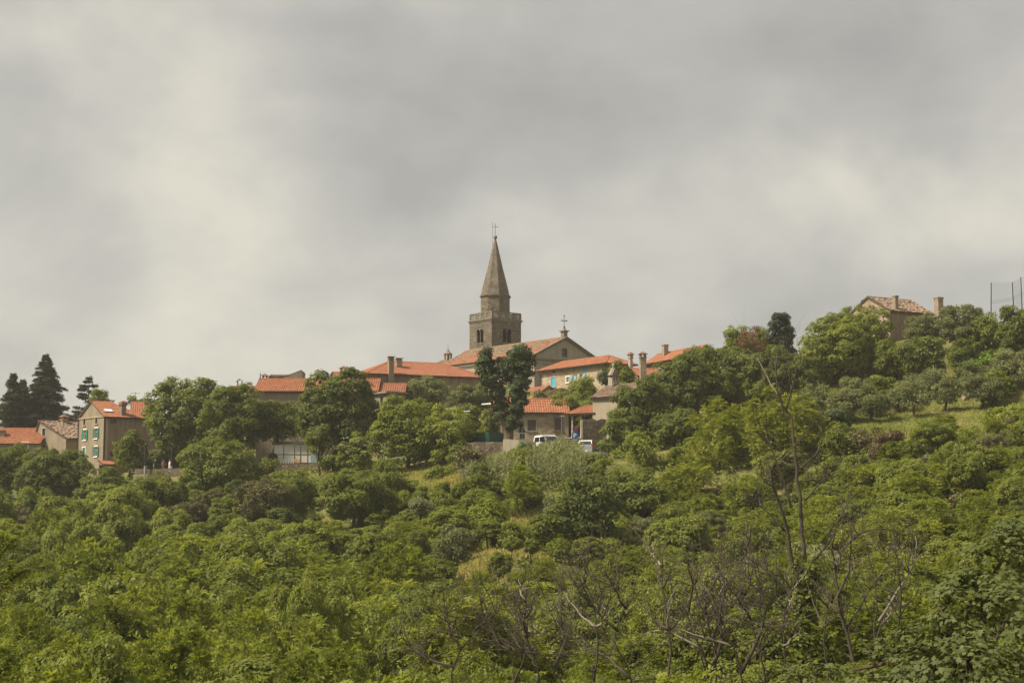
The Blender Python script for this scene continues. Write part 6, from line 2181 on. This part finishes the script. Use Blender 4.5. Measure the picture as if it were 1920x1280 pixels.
def bank_shrubs():
    """low shrubs scattered over the grassy banks"""
    rg = np.random.default_rng(91)
    out, xy = [], []
    zones = [(690, 850, 104, 130, 46, 'the wide bright tree'), (840, 1010, 104, 130, 46, 'the car park wall'), (1000, 1330, 100, 134, 34, 'the silver car'), (1250, 1560, 92, 122, 34, 'the locust trees'),
             (1540, 1740, 88, 121, 34, 'the rusty shrub'), (1740, 1940, 88, 121, 34, 'the olive terrace'), (1560, 1700, 132, 142, 8, 'the farmhouse'), (1740, 1930, 132, 142, 8, 'the vine rows')]
    for pa, pb, Ya, Yb, n, where in zones:
        k = tr = 0
        while k < n and tr < 900:
            tr += 1
            px, Y = rg.uniform(pa, pb), rg.uniform(Ya, Yb)
            X = (px - 960) / F * Y
            g = g1(X, Y); py = 925 - (g - CZ) * F / Y
            cr = rg.uniform(.7, 1.7)
            if any(a - 10 < px < b + 10 and c - 12 < py < d + 22 and Y > y0_ - 22 for a, b, c, d, y0_, y1_ in CLEAR):
                continue
            if (1670 < px < 1860 and 735 < py < 835) or (1670 < px < 1800 and py < 880 and Y > 108):
                continue
            if any((X - a) ** 2 + (Y - b) ** 2 < (.8 * (cr + c)) ** 2 for a, b, c in xy):
                continue
            xy.append((X, Y, cr)); k += 1
            u = rg.random()
            sp = 'mid' if u < .52 else 'light' if u < .88 else 'olive' if u < .94 else 'brown'
            out.append(dict(X=X, Y=Y, g=g, cr=cr, h=cr * rg.uniform(1.5, 2.3), sp=sp, px=px, where=where, v=int(rg.integers(0, 2))))
    ms = {}
    for sp in ('mid', 'light', 'olive', 'brown', 'dark'):
        for v in range(2):
            r2 = np.random.default_rng(v + 5 * len(sp))
            bl = [(b[0], b[1], b[2] + .95, b[3], b[4], b[5]) for b in blob_set(r2, 2.0, 1.9, 2.1, 6)]
            ms[sp, v] = (crown_mesh('crown', r2, bl, sp, rc=.34, LL=.14, WW=.085 if sp != 'olive' else .045, nmax=5000, low=.9, back=1.0, spray=0),
                         limb_mesh(r2, (0, 0, -.2), (0, 0, .35), bl, .035).mesh('stem', M['bark']))
    gr = {}
    for r in out:
        gr.setdefault((r['sp'], r['where']), []).append(r)
    words = {'mid': 'low green shrub', 'light': 'low yellow-green shrub', 'olive': 'low silvery shrub', 'brown': 'low brownish shrub', 'dark': 'low dark green shrub'}
    for (sp, where), rs in gr.items():
        rs.sort(key=lambda r: r['px'])
        for k, r in enumerate(rs):
            lab = f"{words[sp]} below {where}" + (f", {ORD[k]} from left" if len(rs) > 1 else '')
            t = thing('bank_shrub', lab, 'shrub', (r['X'], r['Y'], r['g']), rg.uniform(0, 6.28), 'low shrubs on the banks')
            t.scale = (r['cr'], r['cr'], r['h'] / 2.0)
            link('crown', ms[sp, r['v']][0], t); link('stem', ms[sp, r['v']][1], t)


bank_shrubs()

# ------------------------------------------------------------------ undergrowth, grass, cane, vines
def sheet_points(rg, n, Y0, Y1, px0=-150, px1=2080):
    Y = np.sqrt(rg.uniform(Y0 ** 2, Y1 ** 2, n)); px = rg.uniform(px0, px1, n)
    X = (px - 960) / F * Y
    return X, Y, px, ground(X, Y)


def undergrowth():
    rg = np.random.default_rng(12)
    X, Y, px, Z = sheet_points(rg, 4200, 30, 150)
    py = 925 - (Z - CZ) * F / Y
    keep = np.ones(len(X), bool)
    for a, b, c, d, y0_, y1_ in CLEAR:
        keep &= ~((px > a - 8) & (px < b + 8) & (py > c - 25) & (py < d + 30) & (Y > y0_ - 6))
    keep &= ~((px > 860) & (px < 1150) & (Y > 135)) & ~((px > 1560) & (Y > 121)) & ~((px > 1400) & (Y > 128))
    X, Y, Z = X[keep], Y[keep], Z[keep]
    n = len(X); k = 26
    s = rg.uniform(.5, 1.15, n)
    d = rdir(rg, n * k); d[:, 2] = np.abs(d[:, 2])
    cen = np.repeat(np.c_[X, Y, Z + .1], k, 0)
    pos = cen + d * np.repeat(s, k)[:, None] * rg.uniform(.5, 1.0, (n * k, 1)) * np.array([1.25, 1.25, .9])
    nr = unit(d * .6 + np.array([0, 0, .6]) + rdir(rg, n * k) * .6)
    tint = np.clip(np.repeat(rg.normal(.5, .18, n), k) + rg.normal(0, .1, n * k), 0, 1)
    V, Fc, T = kites(pos, rdir(rg, n * k), nr, np.repeat(np.interp(Y, [30, 60, 110], [.14, .2, .3]), k), np.repeat(np.interp(Y, [30, 60, 110], [.085, .12, .18]), k), tint, .1)
    me = np_mesh('undergrowth', V, Fc, T); me.materials.append(L['mid'])
    tag(link('undergrowth', me), 'tangled green undergrowth covering the ground between the trees', 'undergrowth', None, 'stuff')


undergrowth()


def grass(name, label, quads, per, h, seed, mat='grass', tv=.16, tm=.5):
    """tufts of grass over ground patches given by pixel columns and distances"""
    rg = np.random.default_rng(seed)
    P, H = [], []
    for (pxa, pxb, Ya, Yb, n, hh) in quads:
        Y = rg.uniform(Ya, Yb, n); px = rg.uniform(pxa, pxb, n)
        X = (px - 960) / F * Y
        P.append(np.c_[X, Y, ground(X, Y) - .03]); H.append(rg.uniform(.6, 1.3, n) * hh)
    P = np.concatenate(P); H = np.concatenate(H)
    n = len(P)
    ax = unit(np.array([0, 0, 1.]) + rg.normal(0, .33, (n, 3)))
    nr = unit(np.c_[rg.normal(0, 1, n), rg.normal(-.6, 1, n), rg.normal(.3, .3, n)])
    patch = .5 * np.sin(P[:, 0] * .55 + 1.3 * np.sin(P[:, 1] * .4)) * np.cos(P[:, 1] * .7)
    T = np.clip(tm + patch * .5 + rg.normal(0, tv, n), 0, 1)
    V, Fc, T = kites(P, ax, nr, H, H * .16, T)
    me = np_mesh(name, V, Fc, T); me.materials.append(L[mat])
    return tag(link(name, me), label, 'grass', None, 'stuff')


grass('meadow_grass', 'short bright and straw-coloured grass of the olive terraces', [
    (1560, 1960, 116, 140, 30000, .28), (1780, 1960, 138, 150, 9000, .3), (1480, 1640, 128, 142, 9000, .3)], 1, .25, 31)
grass('bank_grass', 'dry yellowish grass on the bank below the car park', [
    (730, 900, 124, 141, 16000, .35), (850, 1010, 108, 138, 15000, .45)], 1, .4, 32, tm=.58)
grass('dry_grass', 'straw-coloured dry grass patches in the middle of the wood', [
    (925, 1040, 100, 120, 12000, .4), (862, 925, 82, 106, 9000, .45)], 1, .4, 33, tm=.95, tv=.08)


def cane():
    """tall cane thicket below the car park wall"""
    rg = np.random.default_rng(8)
    n = 1500
    px = rg.uniform(868, 1092, n); Y = rg.uniform(126, 137.3, n)
    X = (px - 960) / F * Y; Z = ground(X, Y)
    topy = np.interp(px, [868, 930, 1000, 1040, 1075, 1092], [874, 858, 844, 828, 830, 846])
    H = np.clip((925 - topy) * Y / F + CZ - Z, .3, 2.6) * rg.uniform(.6, 1.1, n)
    lean = rg.normal(0, .16, (n, 2))
    P, Ax, N_, LL_, WW_, T = [], [], [], [], [], []
    for t_ in np.linspace(.1, 1.0, 16):
        p = np.c_[X + lean[:, 0] * H * t_, Y + lean[:, 1] * H * t_, Z + H * t_]
        a = rg.uniform(0, 6.28, n)
        d = np.c_[np.cos(a) * .6, np.sin(a) * .6, np.full(n, 1.0) - t_ * .5]
        P.append(p); Ax.append(unit(d)); N_.append(unit(np.c_[rg.normal(0, 1, n), rg.normal(-1, .6, n), rg.normal(.5, .3, n)]))
        LL_.append(rg.uniform(.35, .65, n)); WW_.append(rg.uniform(.05, .085, n)); T.append(np.clip(rg.normal(.5, .2, n), 0, 1))
    P, Ax, N_, LL_, WW_, T = map(np.concatenate, (P, Ax, N_, LL_, WW_, T))
    V, Fc, T = kites(P, Ax, N_, LL_, WW_, T)
    me = np_mesh('cane_thicket', V, Fc, T); me.materials.append(L['cane'])
    tag(link('cane_thicket', me), 'tall feathery cane thicket below the white van', 'cane', None, 'stuff')


cane()


def ivy_patch():
    rg = np.random.default_rng(4)
    q = at(988, 838, 137.0)
    bl = [(x, rg.normal(0, .08), z, .32, .2, .3) for x, z in ((-.55, .15), (.1, -.3), (.55, -.1), (.2, .1))]
    me = crown_mesh('foliage', rg, bl, 'mid', rc=.2, LL=.13, WW=.1, low=.95)
    me.materials.clear(); me.materials.append(L['vine'])
    t = thing('ivy_creeper', 'yellow-green creeper hanging over the concrete wall end', 'creeper', tuple(q))
    link('foliage', me, t)
    MB().tube([(-1.2, .1, -1.3), (-.6, .08, -.3), (.2, .1, .2)], [.04, .03, .01], 5).build('stem', M['bark'], t)


ivy_patch()


def vine_row(k, label):
    rg = np.random.default_rng(60 + k)
    a, b = at(1798 + 6 * k, 698 - 8 * k, 143 + 1.6 * k), at(1888 + 6 * k, 676 - 8 * k, 145 + 1.6 * k)
    n = 12
    org = (a.x, a.y, g1(a.x, a.y))
    t = thing('vine_row', label, 'grapevine', org, 0, 'vine rows on the hill')
    bl = []
    mb = MB()
    for i in range(n):
        p = a.lerp(b, i / (n - 1)); z = g1(p.x, p.y)
        bl.append((p.x - a.x, p.y - a.y, z - org[2] + .85 + rg.normal(0, .1), .42, .4, .55))
        mb.tube([(p.x - a.x, p.y - a.y, z - org[2] - .2), (p.x - a.x + .05, p.y - a.y, z - org[2] + .9)], .03, 5)
    me = crown_mesh('foliage', rg, bl, 'mid', rc=.25, LL=.2, WW=.18, low=.8, nmax=8000)
    me.materials.clear(); me.materials.append(L['vine'])
    link('foliage', me, t)
    mb.build('stems', M['bark'], t)


vine_row(0, 'front row of bright green vines on the hill')
vine_row(1, 'middle row of bright green vines on the hill')
vine_row(2, 'back row of bright green vines below the net')

# pale blossom heads on the elder bush
rg = np.random.default_rng(3)
q = at(676, 830, 142.6)
P = []
for k in range(14):
    c = np.array(at(rg.uniform(640, 702), rg.uniform(812, 850), 141.8 + rg.normal(0, .5)))
    P.append(c + rg.normal(0, .12, (10, 3)) * np.array([1, 1, .3]))
P = np.concatenate(P) - np.array(q)
V, Fc, T = kites(P, rdir(rg, len(P)), unit(np.array([0, -.5, 1.]) + rg.normal(0, .3, (len(P), 3))), np.full(len(P), .12), np.full(len(P), .1), rg.uniform(0, .5, len(P)))
me = np_mesh('blossoms', V, Fc, T); me.materials.append(L['flower'])
for o in COL.objects:
    if o.name.startswith('elder_bush'):
        link('blossom', me, o, q - Vector(o.location))

# ------------------------------------------------------------------ damp summer air
hz = MB().box(-4300, 4300, -3200, 5200, CZ - 47, CZ + 46).build('haze', [])
hm, n = new_mat('haze_air')
pv = n('ShaderNodeVolumePrincipled', ins={'Color': (0.92, 0.90, 0.84, 1), 'Density': 0.00030, 'Anisotropy': 0.2})
n('ShaderNodeOutputMaterial', ins={'Volume': pv.outputs[0]})
hz.data.materials.append(hm)
tag(hz, 'thin damp air between the viewer and the village', 'haze', None, 'stuff')
